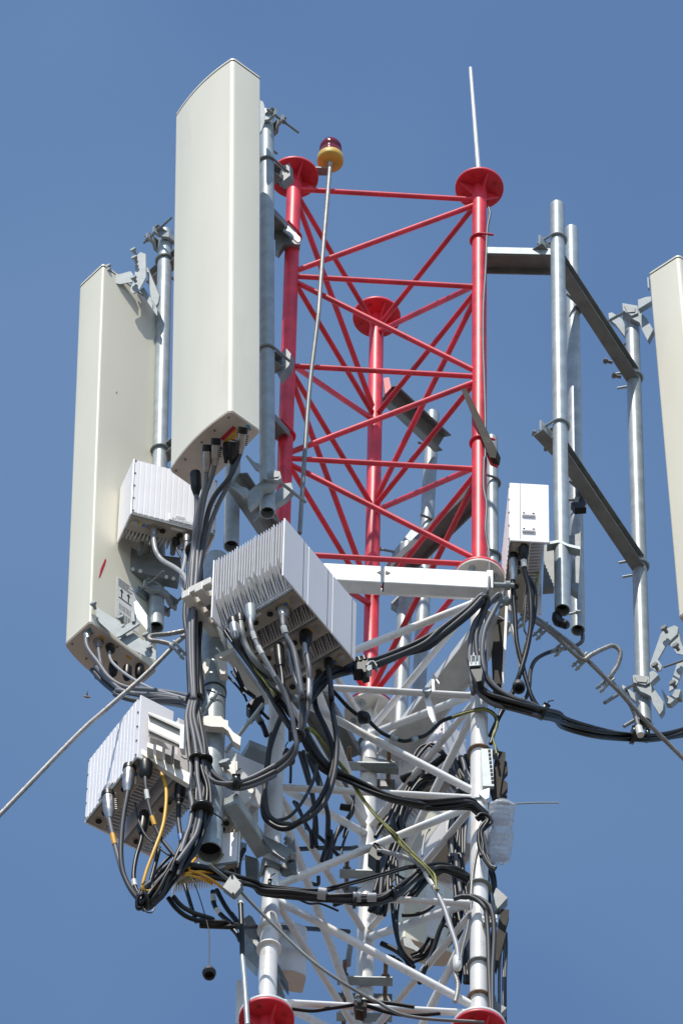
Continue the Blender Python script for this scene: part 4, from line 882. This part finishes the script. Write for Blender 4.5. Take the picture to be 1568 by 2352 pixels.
cable('green and yellow earth wire running from the rail down across the tower', 'n 250,1130,-.90 420,1380,-.92 600,1600 720,1760,-.88 i 400,430,-.8 500,580 560,700,-.70 680,720 780,840,-.58 870,950 960,1060,-.50 1060,1230 1180,1390,-.42 1340,1545 l 560,90,-.40 680,220 800,340 860,410,-.38 870,520', .0055, YG)
cable('second green and yellow earth wire beside the first across the tower', 'i 560,690,-.66 660,730,-.6 740,800 840,930,-.55 940,1060 1040,1220,-.46 1150,1370 1330,1560 l 570,130,-.41 660,230 780,345 845,430,-.38 890,520', .005, YG)
cable('third olive earth wire twisted with the two green and yellow ones', 'i 640,900,-.6 700,950 760,980 850,1010,-.54 960,1090 1070,1260,-.45 1200,1420 l 590,170,-.41 700,260 810,370 855,440,-.37', .0045, YG)
# --- bundle from the right of the units up to the beam end
GB = 'dark cables rising to the beam end at the right leg'
bundle('dark cable in the bundle sweeping up to the right end of the beam', 'i 590,560,-.68 660,470,-.70 740,370 840,290,-.66 1050,225,-.58 1200,190 1400,110,-.53 1568,40,-.52 f 900,1260,-.52 1080,1130 1180,1040,-.52', .0125, BLK, 5, .036, GB, 11, [BLK, DGY, DGY])
GR = 'cables turning down at the beam end'
cable('leftmost grey cable bending down at the right end of the beam', 'f 1060,1130,-.52 1150,1040,-.53 1185,1010 1200,1050 1180,1130 1120,1230,-.46 1095,1400 1100,1560 1120,1700,-.40 j 770,180,-.42 830,260 930,330,-.38 1090,370 1270,420,-.3', .013, GRY)
cable('second grey cable bending down at the right end of the beam', 'f 1160,1080,-.50 1200,1020,-.53 1220,1060 1180,1170,-.48 1140,1300 1150,1450,-.45 1185,1560 j 850,90,-.42 920,190 1040,270 1180,320,-.35 1290,380,-.28', .013, DGY)
cable('third grey cable bending down at the right end of the beam', 'f 1200,1110,-.48 1290,1010,-.52 1305,1040 1260,1130 1200,1260,-.47 1180,1420 1200,1560,-.42 j 870,100 960,210 1090,280,-.36 1230,330 1310,380,-.28', .013, GRY)
bundle('dark cable draping from the right leg out to the right edge', 'f 1110,1450,-.44 1130,1560 j 790,170,-.42 880,250 990,310 1130,350,-.36 1300,400,-.28 1420,435 g 650,2160,-.05 850,2220 1050,2250,.2 1250,2265 1400,2250 1560,2215,.4', .0125, BLK, 4, .026, 'black cables draping to the right edge', 13, [BLK, BLK, DGY])
tie('double black tie on the draping cables right of the right white leg', at('g', 490, 2080, -.27), Vector((1, .4, -.3)), .042, .03)
tie('big loose black tie on the draping cables near the right edge', at('g', 1140, 2250, .22), Vector((1, .2, 0)), .045, .02)
tie('short black tie right of the frayed rope end on the draping cables', at('g', 1240, 2255, .26), Vector((1, .2, 0)), .034, .02)
blk = thing('hanger_block', 'black cable hanger block with studs at the right white leg below the beam', 'hanger', at('f', 1140, 1520, -.46), 'black cable hanger blocks')
plate('f 1085,1480,@ 1165,1475 1190,1540 1180,1610 1140,1620 1100,1540', -.50, Vector((.01, .05, 0)), BOOT, blk, 'block', .004)
for x in (1105, 1135, 1160): MB().tube(at('f', x, 1500, -.505), at('f', x, 1440, -.505), .007, 8).build('stud', ZINC, blk)
plate('f 1090,1480,@ 1165,1472 1168,1500 1092,1505', -.51, Vector((.0, .03, 0)), GALV, blk, 'bar')
b2 = thing('hanger_block', 'black cable hanger with a bright hexagonal bracket in front of the rear red leg', 'hanger', at('o', 650, 360, -.62), 'black cable hanger blocks')
plate('o 505,290,@ 620,255 700,260 720,420 640,440 620,400 520,400', -.67, Vector((.0, .07, 0)), BOOT, b2, 'block', .004)
for q in ('o 665,345,@ 715,292 730,300 690,350', 'o 715,292,@ 770,290 775,300 725,303', 'o 770,290,@ 812,350 800,360 765,302', 'o 690,350,@ 740,345 745,400 700,420 672,395'): plate(q, -.69, Vector((.0, .04, 0)), ZINC, b2, 'bracket')
for (x, y) in ((525, 300), (580, 290), (640, 275)): MB().tube(at('o', x, y - 25, -.66), at('o', x + 18, y + 25, -.66), .016, 10).build('grip', BOOT, b2)
# --- right radio unit
cable('pale lower plug cable leaving the left of the right radio unit', 'g 278,970,-.48 272,1110,-.45 278,1250 290,1400 300,1560 335,1720,-.35 380,1880 420,2000 470,2065,-.28', .0115, BLK, (.12, .022, SILV))
cable('black cable from the front plug of the right radio unit', 'g 350,860,-.54 350,980 365,1080 395,1200,-.45 405,1350 400,1480 375,1620 330,1780,-.35 300,1860 260,1960 180,2100,-.28 110,2250', .0125, BLK, (.08, .027, BOOT), tape=((.12, TAPE),))
cable('dark cable crossing under the right radio unit to the draping bundle', 'g 385,1100,-.45 430,1190 435,1300 415,1450 350,1680,-.35 360,1800 400,1940,-.3 450,2030 500,2075,-.27', .010, BLK)
cable('green and yellow wire from the right radio unit', 'g 440,865,-.30 462,950 460,1050 430,1200,-.40 425,1300 405,1440 360,1600 320,1760,-.34', .0055, YG)
cable('silver plug cable low on the right radio unit', 'g 250,1200,-.36 250,1310 265,1440 300,1600,-.34 330,1760', .010, LGY, (.10, .024, SILV))
cable('thin drooping wire hanging from the right radio unit', 'g 375,1110,-.43 368,1250 358,1400 355,1480 375,1540 360,1680,-.36', .005, DGY)
cable('black cable curling from the second frame pole to the draping bundle', 'g 778,1520,.10 770,1570 700,1610 610,1625,-.05 500,1660 430,1710 400,1790 390,1900,-.25 370,1970 330,2010', .0105, BLK)
cap2 = thing('connector_cap', 'black open connector cap hanging between cables right of the right leg', 'cap', at('g', 315, 1910, -.36))
MB().lathe(at('g', 312, 1875, -.36), Vector((.05, -.2, -1)), [(0, .02), (.01, .03), (.035, .033), (.06, .03), (.06, .022), (.03, .02)], 18).build('cap', DGY, cap2)
wk = thing('pole_end_plug', 'black tape wad hanging from the end of the front frame pole', 'tape', at('g', 640, 1460, -.30))
MB().sweep(smooth_path(path('g 585,1370,-.30 600,1420 640,1440 672,1455')), [.02, .022, .024, .026, .028, .028, .028, .027, .027, .026, .026, .025, .024, .024, .024, .024, .022, .02, .016], 10).build('wad', BOOT, wk)
bolt(at('g', 680, 1370, -.33), Vector((1, -.1, .35)), .06, .007, wk, GALV)
# --- guy ropes
def rope(label, p, r=.0115, group='steel guy ropes'):
    pts = smooth_path(path(p), 10); fine = []
    for a, b in zip(pts, pts[1:]):
        k = max(1, int((b - a).length / .006)); fine += [a + (b - a) * (i / k) for i in range(k)]
    fine.append(pts[-1])
    return solo(MB().sweep(fine, r, 18, True, .34, 6), 'guy_rope', ROPE, label, 'rope', group)
def rope_clip(c, d, label):
    d = unit(d); th = thing('rope_clip', label, 'rope clip', c, 'rope clips'); s = d.cross(Fv).normalized()
    if s.z > 0: s = -s
    MB().cbox(c + s * .028, d * .05, s * .022, Fv * .045).build('saddle', GALV, th, bevel=.004)
    for k in (-1, 1):
        pts = [c + s * .075 + d * .016 * k - Fv * .02, c - s * .01 + d * .016 * k - Fv * .026, c - s * .028 + d * .016 * k, c - s * .01 + d * .016 * k + Fv * .026]
        MB().sweep(smooth_path(pts, 4), .0065, 8).hexnut(c + s * .05 + d * .016 * k - Fv * .02, s, .012, .012).build('u_bolt', GALV, th)
    return th
rope('left guy rope slanting down to the left edge from below the far left antenna', 'h -620,1130,-.9 0,490,-.75 250,265 540,10,-.62 d 960,1745,-.58')
rope('steel rope end looped beneath the far left pole', 'd 1150,1600,-.58 1070,1612 930,1640,-.55 820,1650 780,1662 790,1690,-.60 860,1700 940,1720,-.60 960,1745')
rope('short steel rope leg entering the cable bundle from the rope clip', 'd 950,1735,-.57 1000,1700 1060,1650 1150,1570,-.5', .012)
rope_clip(at('d', 985, 1740, -.60), Vector((.6, 0, 1)), 'bolted rope clip on the left guy rope under the far left pole')
rope('upper strand of the right guy rope running to the bottom right corner', 'g 350,1340,-.24 420,1385 540,1470,-.2 700,1590 800,1690,-.12 940,1830 1060,1950,0 1200,2110 1350,2260 1560,2470,.3')
rope('lower strand of the right guy rope with its cut end under the rightmost pole', 'g 330,1365,-.26 430,1420 560,1510,-.22 700,1640 780,1700,-.14 840,1665,-.14 930,1620 1000,1600 1050,1645,-.1 1030,1740 980,1830,-.05 1020,1900 1090,1980,.05 1140,2060 1190,2210,.1')
MB_ = MB().tube(at('g', 1182, 2190, .1), at('g', 1196, 2245, .1), .019, 12); solo(MB_, 'rope_end_tape', TAPE, 'white tape round the frayed cut end of the right guy rope', 'tape')
for (x, y, lb) in ((505, 1470, 'upper rope clip on the right guy rope under the radio unit'), (640, 1590, 'second rope clip down the right guy rope'), (790, 1690, 'third rope clip at the start of the rope loop'), (965, 1850, 'lowest rope clip at the end of the rope loop'), (375, 1385, 'small rope clip right under the right radio unit')):
    rope_clip(at('g', x, y, -.2 + (x - 400) * .0003), Vector((.75, .1, -1.2)), lb)
cable('frayed dark taped rope hanging across the tower in front of the rear flange disc', 'i 845,420,-.52 900,480 960,545,-.45 1040,610 1110,640 1160,690,-.35 1230,750 1300,785 1400,815,-.3 1470,800 j 290,600,-.28 380,580 440,540,-.26 520,465 620,425,-.28 720,390 830,368,-.33 900,385 945,430 950,500,-.33 925,570 905,640', .010, BLK, name='frayed_rope', cat='rope')
cable('pale earth wire bent over the right white leg above the perforated strip', 'j 600,430,-.33 720,395,-.34 840,372 910,395,-.35 955,450 945,530 920,590 940,660,-.33 950,720', .0065, YG)
solo(MB().sweep([at('i', 1060, 600, -.44), at('i', 1090, 635, -.44), at('i', 1130, 650, -.44)], [.02, .036, .018], 10), 'frayed_knot', BLK, 'frayed black knot on the rope before the rear flange disc', 'knot')
for q0, q1, lb in ((('i', 1300, 780, -.34), ('i', 1350, 805, -.33), 'silver tape wrap on the frayed rope left of the ribbed unit'), (('i', 1465, 805, -.3), ('i', 1500, 795, -.29), 'silver tape wrap on the frayed rope over the edge of the ribbed unit')):
    solo(MB().tube(at(*q0), at(*q1), .0135, 10), 'silver_tape', GALV, lb, 'tape', 'silver tape wraps')
# --- lower left tangle under the low units
GL = 'cables hanging under the low left units'
cable('grey cable from the leftmost plug under the sunlit low unit', 'h 260,960,-.62 268,1120,-.62 300,1280 340,1440 380,1570,-.60 440,1680 500,1760,-.60 560,1800 640,1750', .012, GRY, (.14, .030, SILV), tape=((.25, SORG),))
cable('grey cable from the second metal plug under the sunlit low unit', 'h 425,750,-.68 415,910,-.68 385,1080 365,1250 360,1420 380,1560,-.62 440,1690 520,1780,-.60 600,1800 690,1720', .0125, DGY, (.14, .030, SILV))
cable('dark taped cable from the round plug under the sunlit low unit', 'h 552,700,-.72 552,840,-.72 570,980 610,1140 660,1260,-.68 740,1370 800,1440', .010, DGY, (.09, .034, BOOT), tape=((.3, TAPE), (.5, YEL)))
cable('yellow earth wire hanging in a long loop under the low units', 'h 660,740,-.66 705,850 715,980,-.70 690,1180 620,1380,-.70 560,1540 530,1660 545,1695 600,1690,-.64 700,1600 760,1540', .0085, YEL)
cable('blue banded cable under the second low unit', 'h 825,880,-.60 815,1000 810,1130 830,1280,-.62 850,1350', .012, DGY, (.11, .028, BOOT), tape=((.75, SGRN),))
cable('black cable with pale tape falling from the second low unit', 'h 545,1100,-.55 520,1290 480,1430,-.58 460,1560 470,1660,-.58 510,1740', .011, BLK, (.14, .028, BOOT), tape=((.75, TAPE),))
cable('straight black cable right of the yellow loop under the low units', 'h 660,1360,-.52 630,1480 600,1600,-.56 580,1700', .0115, BLK)
cable('thin wire slanting from the second low unit to the tangle', 'h 470,1010,-.58 500,1150 560,1270,-.6 660,1360 780,1450', .005, DGY)
bundle('black cable gathered in the sagging tangle under the low units', 'h 900,1250,-.68 850,1380 790,1480,-.66 720,1580 640,1680 560,1760,-.62 520,1790 540,1745 620,1650 720,1560,-.60 800,1500', .0095, BLK, 7, .04, GL, 21, [BLK, DGY, BLK])
bundle('black cable fanning from the tangle down to its lowest curl', 'h 820,1480,-.64 760,1540 700,1640 640,1720,-.60 560,1780 500,1780', .0085, BLK, 5, .06, 'dark cables fanning in the tangle', 22, [BLK, DGY])
tie('tie with a drooping tail at the lowest curl of the tangle', at('h', 540, 1770, -.61), Vector((1, .1, .4)), .055, .016)
solo(MB().sweep(smooth_path(path('h 530,1820,-.62 560,1860 600,1865 625,1830')), .004, 6), 'strap_tail', TIE, 'curled black strap tail below the tangle', 'strap')
for k, p in enumerate(('h 860,1560,-.60 980,1545 1080,1560 1140,1580,-.50', 'h 890,1535,-.60 1000,1570 1100,1630 1160,1680,-.50', 'h 850,1570,-.60 960,1590 1080,1640,-.52', 'h 890,1520,-.60 930,1460 965,1425,-.5')):
    cable(['upper yellow wire end sticking out of the tangle to the right', 'long yellow wire end under the open pole', 'lower yellow wire end sticking out of the tangle', 'short yellow wire running up to the open pole end'][k], p, .007, YEL)
cable('green and yellow wire curving behind the open end of the thick pole', 'h 1250,1220,-.42 1235,1310 1180,1390,-.45 1100,1470 1000,1540,-.55 810,1640,-.6', .0065, YG)
cable('pale wire crossing beneath the open pole end', 'h 1330,1440,-.42 1200,1490 1100,1530,-.48 960,1600', .0065, LGY)
# --- horizontal bundles around the white section
GH = 'black cables crossing the white section'
bundle('black cable in the level bundle crossing the lower white section', 'h 830,1500,-.60 1000,1530 1200,1590,-.52 1400,1640 k 560,590,-.46 800,620 1100,655 1400,680,-.43 l 60,600,-.42 230,605 430,590 560,530,-.38 680,440 780,370,-.33 900,345 1020,370 1135,430,-.25', .0105, BLK, 6, .028, GH, 31, [BLK, BLK, DGY])
bundle('black cable of the second level strand above the lower bundle', 'k 380,510,-.46 600,560 900,590 1060,600,-.44 l 0,525,-.44 200,470,-.42 450,400 640,345,-.36 760,330 900,335 1050,370 1135,440,-.26', .006, BLK, 3, .016, 'thin black cables of the upper strand', 32)
bundle('black cable looping from the level bundle up towards the right leg', 'l 640,590,-.2 700,520 780,440,-.22 860,390 960,350 1080,390,-.2 1130,450', .009, BLK, 3, .02, 'cables at the right of the level bundle', 34)
for q0, q1, rr_, lb in ((('k', 1060, 615, -.47), ('k', 1130, 625, -.47), .03, 'leftmost and fattest worn tape wrap on the level cable bundle'), (('l', 220, 575, -.46), ('l', 280, 575, -.46), .025, 'middle worn tape wrap on the level cable bundle'), (('l', 330, 580, -.46), ('l', 400, 578, -.46), .022, 'rightmost worn tape wrap on the level cable bundle')):
    solo(MB().tube(at(*q0), at(*q1), rr_, 12), 'tape_wrap', LGY, lb, 'tape', 'tape wraps on the level bundle')
for (x, y, lb) in ((1385, 690, 'tie hanging on the level bundle near the rear white leg'), (620, 565, 'tie on the level bundle in front of the left white leg')):
    tie(lb, at('k', x, y, -.44), Vector((1, .1, 0)), .036, .016)
tie('tie on the level bundle where it turns up to the right', at('l', 530, 555, -.38), Vector((1, .1, .4)), .036, .016)
GM = 'black cables slung between the legs'
bundle('black cable slung across the middle of the white section', 'i 590,690,-.64 640,800,-.62 730,960,-.58 830,1050,-.54 960,1110,-.50 1100,1180 1300,1270,-.46 1568,1320,-.42 j 200,1085,-.42 400,1120 600,1115 740,1110,-.40 800,1150 870,1215,-.36 900,1250', .0108, BLK, 5, .024, GM, 41, [BLK, DGY, BLK])
cable('black cable swinging low left of the tower to the level bundle', 'h 730,1750,-.52 790,1830 880,1900,-.48 1000,1935 1200,1945 k 0,905,-.44 150,915 350,920,-.42 700,920,-.1 1000,935,.2 1330,960,.45', .012, BLK)
cable('second black cable swinging low left of the tower', 'h 770,1740,-.52 830,1810 930,1870,-.48 1080,1920 k 0,860,-.42 150,880 340,900,-.40', .012, DGY)
cable('taped black cable dropping from the low unit to the conduit', 'h 1080,1700,-.40 1090,1800 1140,1880,-.40 1220,1950 k 240,880 330,980 360,1040,-.45', .012, BLK, tape=((.1, TAPE), (.3, TAPE)))
cable('black cable dropping right of the taped one under the low unit', 'h 1110,1690,-.38 1180,1820 1260,1930 k 280,800,-.40 340,880', .012, BLK)
cable('black cable dropping from the low unit into the swinging loop', 'h 860,1650,-.45 900,1780 930,1880 950,1940,-.46', .010, BLK)
cable('dark downlead becoming a bright bare pipe at lower left', 'r 690,1960,-.42 630,2080 605,2200 600,2340,-.44 k 345,500 360,640 372,900,-.46 380,1200', .0125, BLK, tape=((.55, TAPE), (.72, TAPE)))
solo(MB().sweep(smooth_path(path('k 378,1180,-.46 395,1350 410,1560 425,1800,-.50')), .0125, 12), 'conduit', GALV, 'bright metal conduit crossing the lower left red flange disc', 'conduit')
cable('straight thin stay wire slanting from the thick pole to the lower right', 'h 1050,1490,-.66 1150,1570,-.62 1250,1650,-.58 k 480,720,-.54 760,1000,-.50 1000,1220 1250,1400,-.46 1568,1590,-.42 l 350,1360,-.40 550,1480 700,1520,-.38 900,1540 1250,1560,-.36', .0085, MATS['weathered_steel'], name='stay_wire', cat='wire')
br = thing('wire_clip', 'pale square wire clip plate below the open pole end', 'clip', at('k', 290, 540, -.60))
plate('k 270,455,@ 300,445 385,540 310,630 285,625 200,560', -.62, Vector((.005, .03, .0)), GALVD, br, 'clip_plate', .003)
for x, y in ((285, 455), (372, 540), (295, 618)): MB().tube(at('k', x, y, -.618), at('k', x, y, -.63), .006, 8).build('bolt', GALVD, br)
jb = thing('junction_box', 'small black junction box on a brace by the rear white leg', 'box', at('l', 390, 220, -.30))
plate('l 335,235,@ 385,140 470,185 480,210 430,290 400,285', -.34, Vector((.0, .08, 0)), BOOT, jb, 'box', .004)
MB().tube(at('l', 405, 210, -.35), at('l', 445, 215, -.35), .009, 10).build('gland', GALV, jb)
cable('grey hose from the junction box curving to the lower right', 'l 450,215,-.36 560,245 680,285 740,325,-.36 790,390 860,510,-.36 900,590 940,680 985,820,-.36 1030,960 1045,1080', .0125, LGY, tape=((.42, TAPE), (.46, TAPE)))
solo(MB().lathe(at('l', 1035, 1050, -.35), Vector((0.02, 0, -1)), [(0, .02), (.03, .022), (.07, .022), (.09, .017), (.1, .01)], 14), 'hose_end', TAPE, 'pale end fitting of the grey hose by the right white leg', 'fitting')
rope('twisted rope tail below the hose fitting', 'l 1025,1110,-.33 1020,1180 1040,1260 1035,1330 1020,1400,-.33', .011, 'steel rope tails')
rope('twisted rope behind the rear white leg', 'l 200,950,.66 185,1050 180,1110,.66', .014, 'steel rope tails')
# vertical bundles inside
bundle('black cable in the thick bundle slanting down inside the white section', 'i 1568,1040,.30 1450,1220,.28 1350,1420,.26 l 560,90,.24 500,260,.22 470,420 440,560,.2 400,700', .0105, BLK, 7, .045, 'black cables inside the white section', 51, [BLK, BLK, DGY])
bundle('black cable curving towards the back antenna deep inside the white section', 'l 530,300,.22 545,560,.2 545,760 570,930 620,1040,.22 690,1110,.25', .0105, BLK, 2, .03, 'black cables to the back antenna', 61)
bundle('dark cable dropping behind the right white leg', 'p 880,340,.05 920,480 960,620,.02 900,860 870,1100,0 850,1350 l 1040,250,-.02 1050,400 1060,600 1075,800 1080,1000 1085,1250,-.02', .0105, DGY, 8, .045, 'cables dropping behind the right leg', 52, [DGY, BLK, GRY, BLK])
bundle('dark cable sagging between the braces behind the right leg', 'p 300,640,.3 400,600 520,560,.25 640,520 760,440,.15 820,480 880,580,.1 960,640', .0105, BLK, 7, .06, 'tangled cables behind the right leg', 53, [BLK, DGY, BLK, GRY])
bundle('black cable running beside the right white leg below the bottle', 'j 800,1230,-.38 830,1205 875,1215 890,1250 850,1290,-.38 825,1340 830,1450 850,1530,-.36 l 1220,120,-.36 1240,230 1290,330 1330,360', .0085, BLK, 4, .018, 'black cables coiled beside the bottle', 54)
cable('left of the two dark cables falling from the pale clip', 'l 1010,590,-.36 1100,570 1190,600 1250,660,-.36 1265,720 1278,900 1283,1100 1290,1300 1300,1568,-.30', .012, DGY)
cable('right of the two dark cables falling from the pale clip', 'l 1080,575,-.36 1180,575 1270,630 1310,700,-.36 1325,850 1320,1000 1310,1200 1312,1568,-.30', .012, DGY)
for k, (x, lb) in enumerate(((1365, 'left thin grey cable right of the dark lower plate'), (1398, 'middle thin grey cable right of the dark lower plate'), (1412, 'rightmost thin grey cable low on the right'))):
    cable(lb, 'l %d,860,-.15 %d,1000 %d,1200 %d,1568,-.15' % (x + 6, x + 8, x, x), .0075, GRY if k != 2 else DGY)
bundle('dark cable hanging straight at the right white leg foot', 'l 1230,330,-.16 1300,420 1310,700,-.16 1290,1000 1285,1568', .010, BLK, 3, .02, 'dark cables at the right leg foot', 55)
bundle('black cable hanging vertically right of the looped cables', 'i 600,900,-.1 650,1080 690,1250,-.1 710,1400 715,1568 k 1020,60,-.1 1035,200', .011, BLK, 2, .02, 'black cables hanging in the left bay', 56)
bundle('second black cable pair hanging in the left bay', 'i 650,920,-.05 720,1100 770,1270 800,1400,-.05 800,1568 k 1150,60 1150,180 1110,330', .011, BLK, 2, .016, 'black cable pair of the left bay', 57)
cable('black cable crossing the left bay low down', 'i 560,1300,.1 620,1440 690,1560 k 1000,60,.1 1120,160 1250,290', .010, BLK)
cable('thin dark cable hooked at the rear white leg', 'i 980,1240,.45 1000,1300 990,1380 920,1480,.4 860,1568', .013, DGY, end=None)
solo(MB().tube(at('i', 905, 1330, .42), at('i', 985, 1345, .42), .018, 12), 'plug', BOOT, 'black plug lying on a brace by the rear white leg', 'plug')
cable('thin wire under the level bundle in the left bay', 'k 880,670,-.2 980,710 1080,710 1240,775,-.1', .0055, BLK)
cable('level grey hose behind the braces in the left bay', 'k 880,220,.1 1100,210 1300,215 1400,205,.3', .012, DGY)
cable('thin white wire hanging from a brace in the right bay', 'l 820,45,-.1 790,80 770,160 760,260', .0055, LGY)
cable('black cable rising steeply in the right bay with thin branches', 'l 960,700,.0 900,830 860,950 800,1100,.1 740,1250', .012, BLK)
bundle('dark cable fan by the back antenna bracket', 'l 830,900,.3 800,970 760,1030,.4 690,1060', .008, BLK, 4, .03, 'cables at the back antenna', 58)
cable('black cable leading left out of the back antenna bracket', 'l 440,940,.5 560,1000 650,1080 690,1130,.5', .014, BLK)
cable('black cable along the lowest white brace', 'k 820,1650,-.36 1000,1670 1150,1650,-.36 1400,1610 l 250,1390,-.36 500,1410,-.36 700,1440', .010, BLK)
cable('second black cable along the lowest white brace', 'l 300,1420,-.37 450,1470 600,1500 760,1500 900,1490,-.35', .010, BLK)
c2_ = thing('brace_clamp', 'black bolted clamp block on the lowest white brace', 'clamp', at('l', 270, 1430, -.38))
plate('l 225,1390,@ 250,1378 325,1400 328,1440 300,1475 240,1460', -.40, Vector((0, .06, 0)), DARKP, c2_, 'block', .003); bolt(at('l', 265, 1405, -.405), Vector((0, -.2, 1)), .05, .010, c2_, GALV)
# black hanger and straps left of the left white leg
hb = thing('hanger_block', 'black cable block hanging on crossed straps left of the left white leg', 'hanger', at('i', 230, 520, -.42), 'black cable hanger blocks')
plate('i 165,535,@ 200,490 290,450 310,490 300,520 220,590 190,580', -.46, Vector((0, .06, 0)), BOOT, hb, 'block', .004)
for p in ('i 50,270,-.50 110,360 170,500', 'i 80,250,-.5 150,400 230,470', 'i 15,300,-.5 100,390 160,470'): MB().sweep(smooth_path(path(p)), .011 if '80' in p else .006, 8).build('strap', BLK, hb)
MB().sweep(smooth_path(path('i 230,590,-.44 265,640 300,700 325,770')), .014, 10).build('tail', BOOT, hb)
MB().sweep(smooth_path(path('i 250,540,-.44 300,600 340,640')), .008, 8).build('strap', BLK, hb)
MB().tube(at('i', 245, 615, -.45), at('i', 280, 665, -.45), .02, 6).build('nut', GALVD, hb)
# small brace links
lk = thing('brace_link', 'short white flat link hanging between two white braces', 'link', at('j', 430, 370, -.36))
plate('j 378,260,@ 415,255 430,300 470,460 450,475 420,420', -.37, Vector((.01, .012, 0)), WHT, lk, 'link_bar'); bolt(at('j', 405, 262, -.375), Vector((0, -1, .1)), .03, .012, lk, GALV)
lk2 = thing('brace_link', 'small galvanised link post on the rear collar beam', 'link', at('j', 460, 150, .05))
plate('j 442,90,@ 460,85 468,215 445,220', .05, Vector((.0, .012, 0)), BEAM, lk2, 'link_bar'); plate('j 460,90,@ 505,160 500,170 456,110', .05, Vector((.0, .012, 0)), BEAM, lk2, 'link_bar')

# ------------------------------------------------------------------ thinner loose cables in the white section
LOOSE = (('thin black cable looped over the ribbed unit behind the braces', 'p 400,340,.1 440,270 490,225 560,215 640,260 760,350', .007, BLK),
 ('black cable arching beside the thin loop over the ribbed unit', 'p 430,360,.1 500,270 570,208 630,215 690,270 750,340', .009, BLK),
 ('grey cable bending down beside the right white leg behind the braces', 'p 870,340,-.1 905,350 930,430 950,540 960,650', .010, GRY),
 ('dark grey cable curving low behind the right white leg', 'p 790,470,-.05 830,520 880,600 930,700', .011, DGY),
 ('thin grey cable tangled above the lower brace in the right bay', 'p 800,470,.1 880,460 960,470 1000,490', .008, GRY),
 ('black cable sagging through the right bay above the level brace', 'p 380,700,.2 460,600 560,560 640,570 700,600', .010, BLK),
 ('short black cable beside the sagging one in the right bay', 'p 420,640,.2 500,540 600,520 700,560', .008, DGY),
 ('dark cable loop under the level bundle in the right bay', 'l 600,720,.1 700,715 780,690 850,640 900,560', .010, BLK),
 ('thin black cable slanting under the level bundle', 'l 560,400,-.1 610,430 650,440 720,380', .007, BLK),
 ('thin black cable from the level bundle to the rear leg', 'l 430,590,.1 520,520 640,430 760,350', .007, BLK),
 ('second thin black cable from the level bundle to the rear leg', 'l 480,610,.1 580,530 690,450 800,370', .008, DGY),
 ('third thin black cable from the level bundle to the rear leg', 'l 560,610,.1 660,540 760,460 830,400', .008, BLK),
 ('black cable rising from the level bundle into the leg bundle', 'l 700,580,.05 780,480 870,400 960,330 1000,200', .009, BLK),
 ('thin steel line wound down the right white leg', 'l 1195,200,-.315 1165,330 1150,450 1140,600,-.315', .006, ROPE),
 ('grey line leaving the right white leg for the hose fitting', 'l 1135,700,-.30 1110,850 1075,990 1055,1120', .008, GRY),
 ('thin black wire dropping beside the rear white leg', 'i 1010,1220,.4 1000,1320 960,1450 930,1568', .007, BLK),
 ('black cable pair end slanting behind the rear white leg', 'i 1330,1310,.35 1290,1400 1230,1490 1180,1568', .012, BLK),
 ('dark thin cable between the left white leg and the loops', 'i 515,980,-.2 515,1050 512,1140', .007, BLK),
 ('black cable hidden behind the looped cables of the left bay', 'i 540,1290,.2 580,1360 620,1440 640,1500', .010, BLK),
 ('dark thin cable crossing the lowest bay', 'k 860,430,.2 940,500 1050,540 1060,470', .010, DGY),
 ('black cable leaning in the lowest left bay', 'k 1250,20,.2 1210,130 1180,230 1165,320', .010, BLK),
 ('thin black cable leaning in the lowest left bay', 'k 1320,60,.2 1280,180 1260,290', .007, BLK),
 ('black cable leaning against the rear leg low down', 'l 400,1000,.4 450,1030 540,1050 600,1090', .009, BLK),
 ('dark cable in the far lower right bay', 'l 960,700,.1 990,780 1000,900 960,960', .010, BLK),
 ('thin black tie wire on the lower right brace', 'l 890,830,.1 940,800 980,840 960,900', .007, BLK))
for lb, p, r, m in LOOSE: cable(lb, p, r, m, group='thin loose cables in the white section')
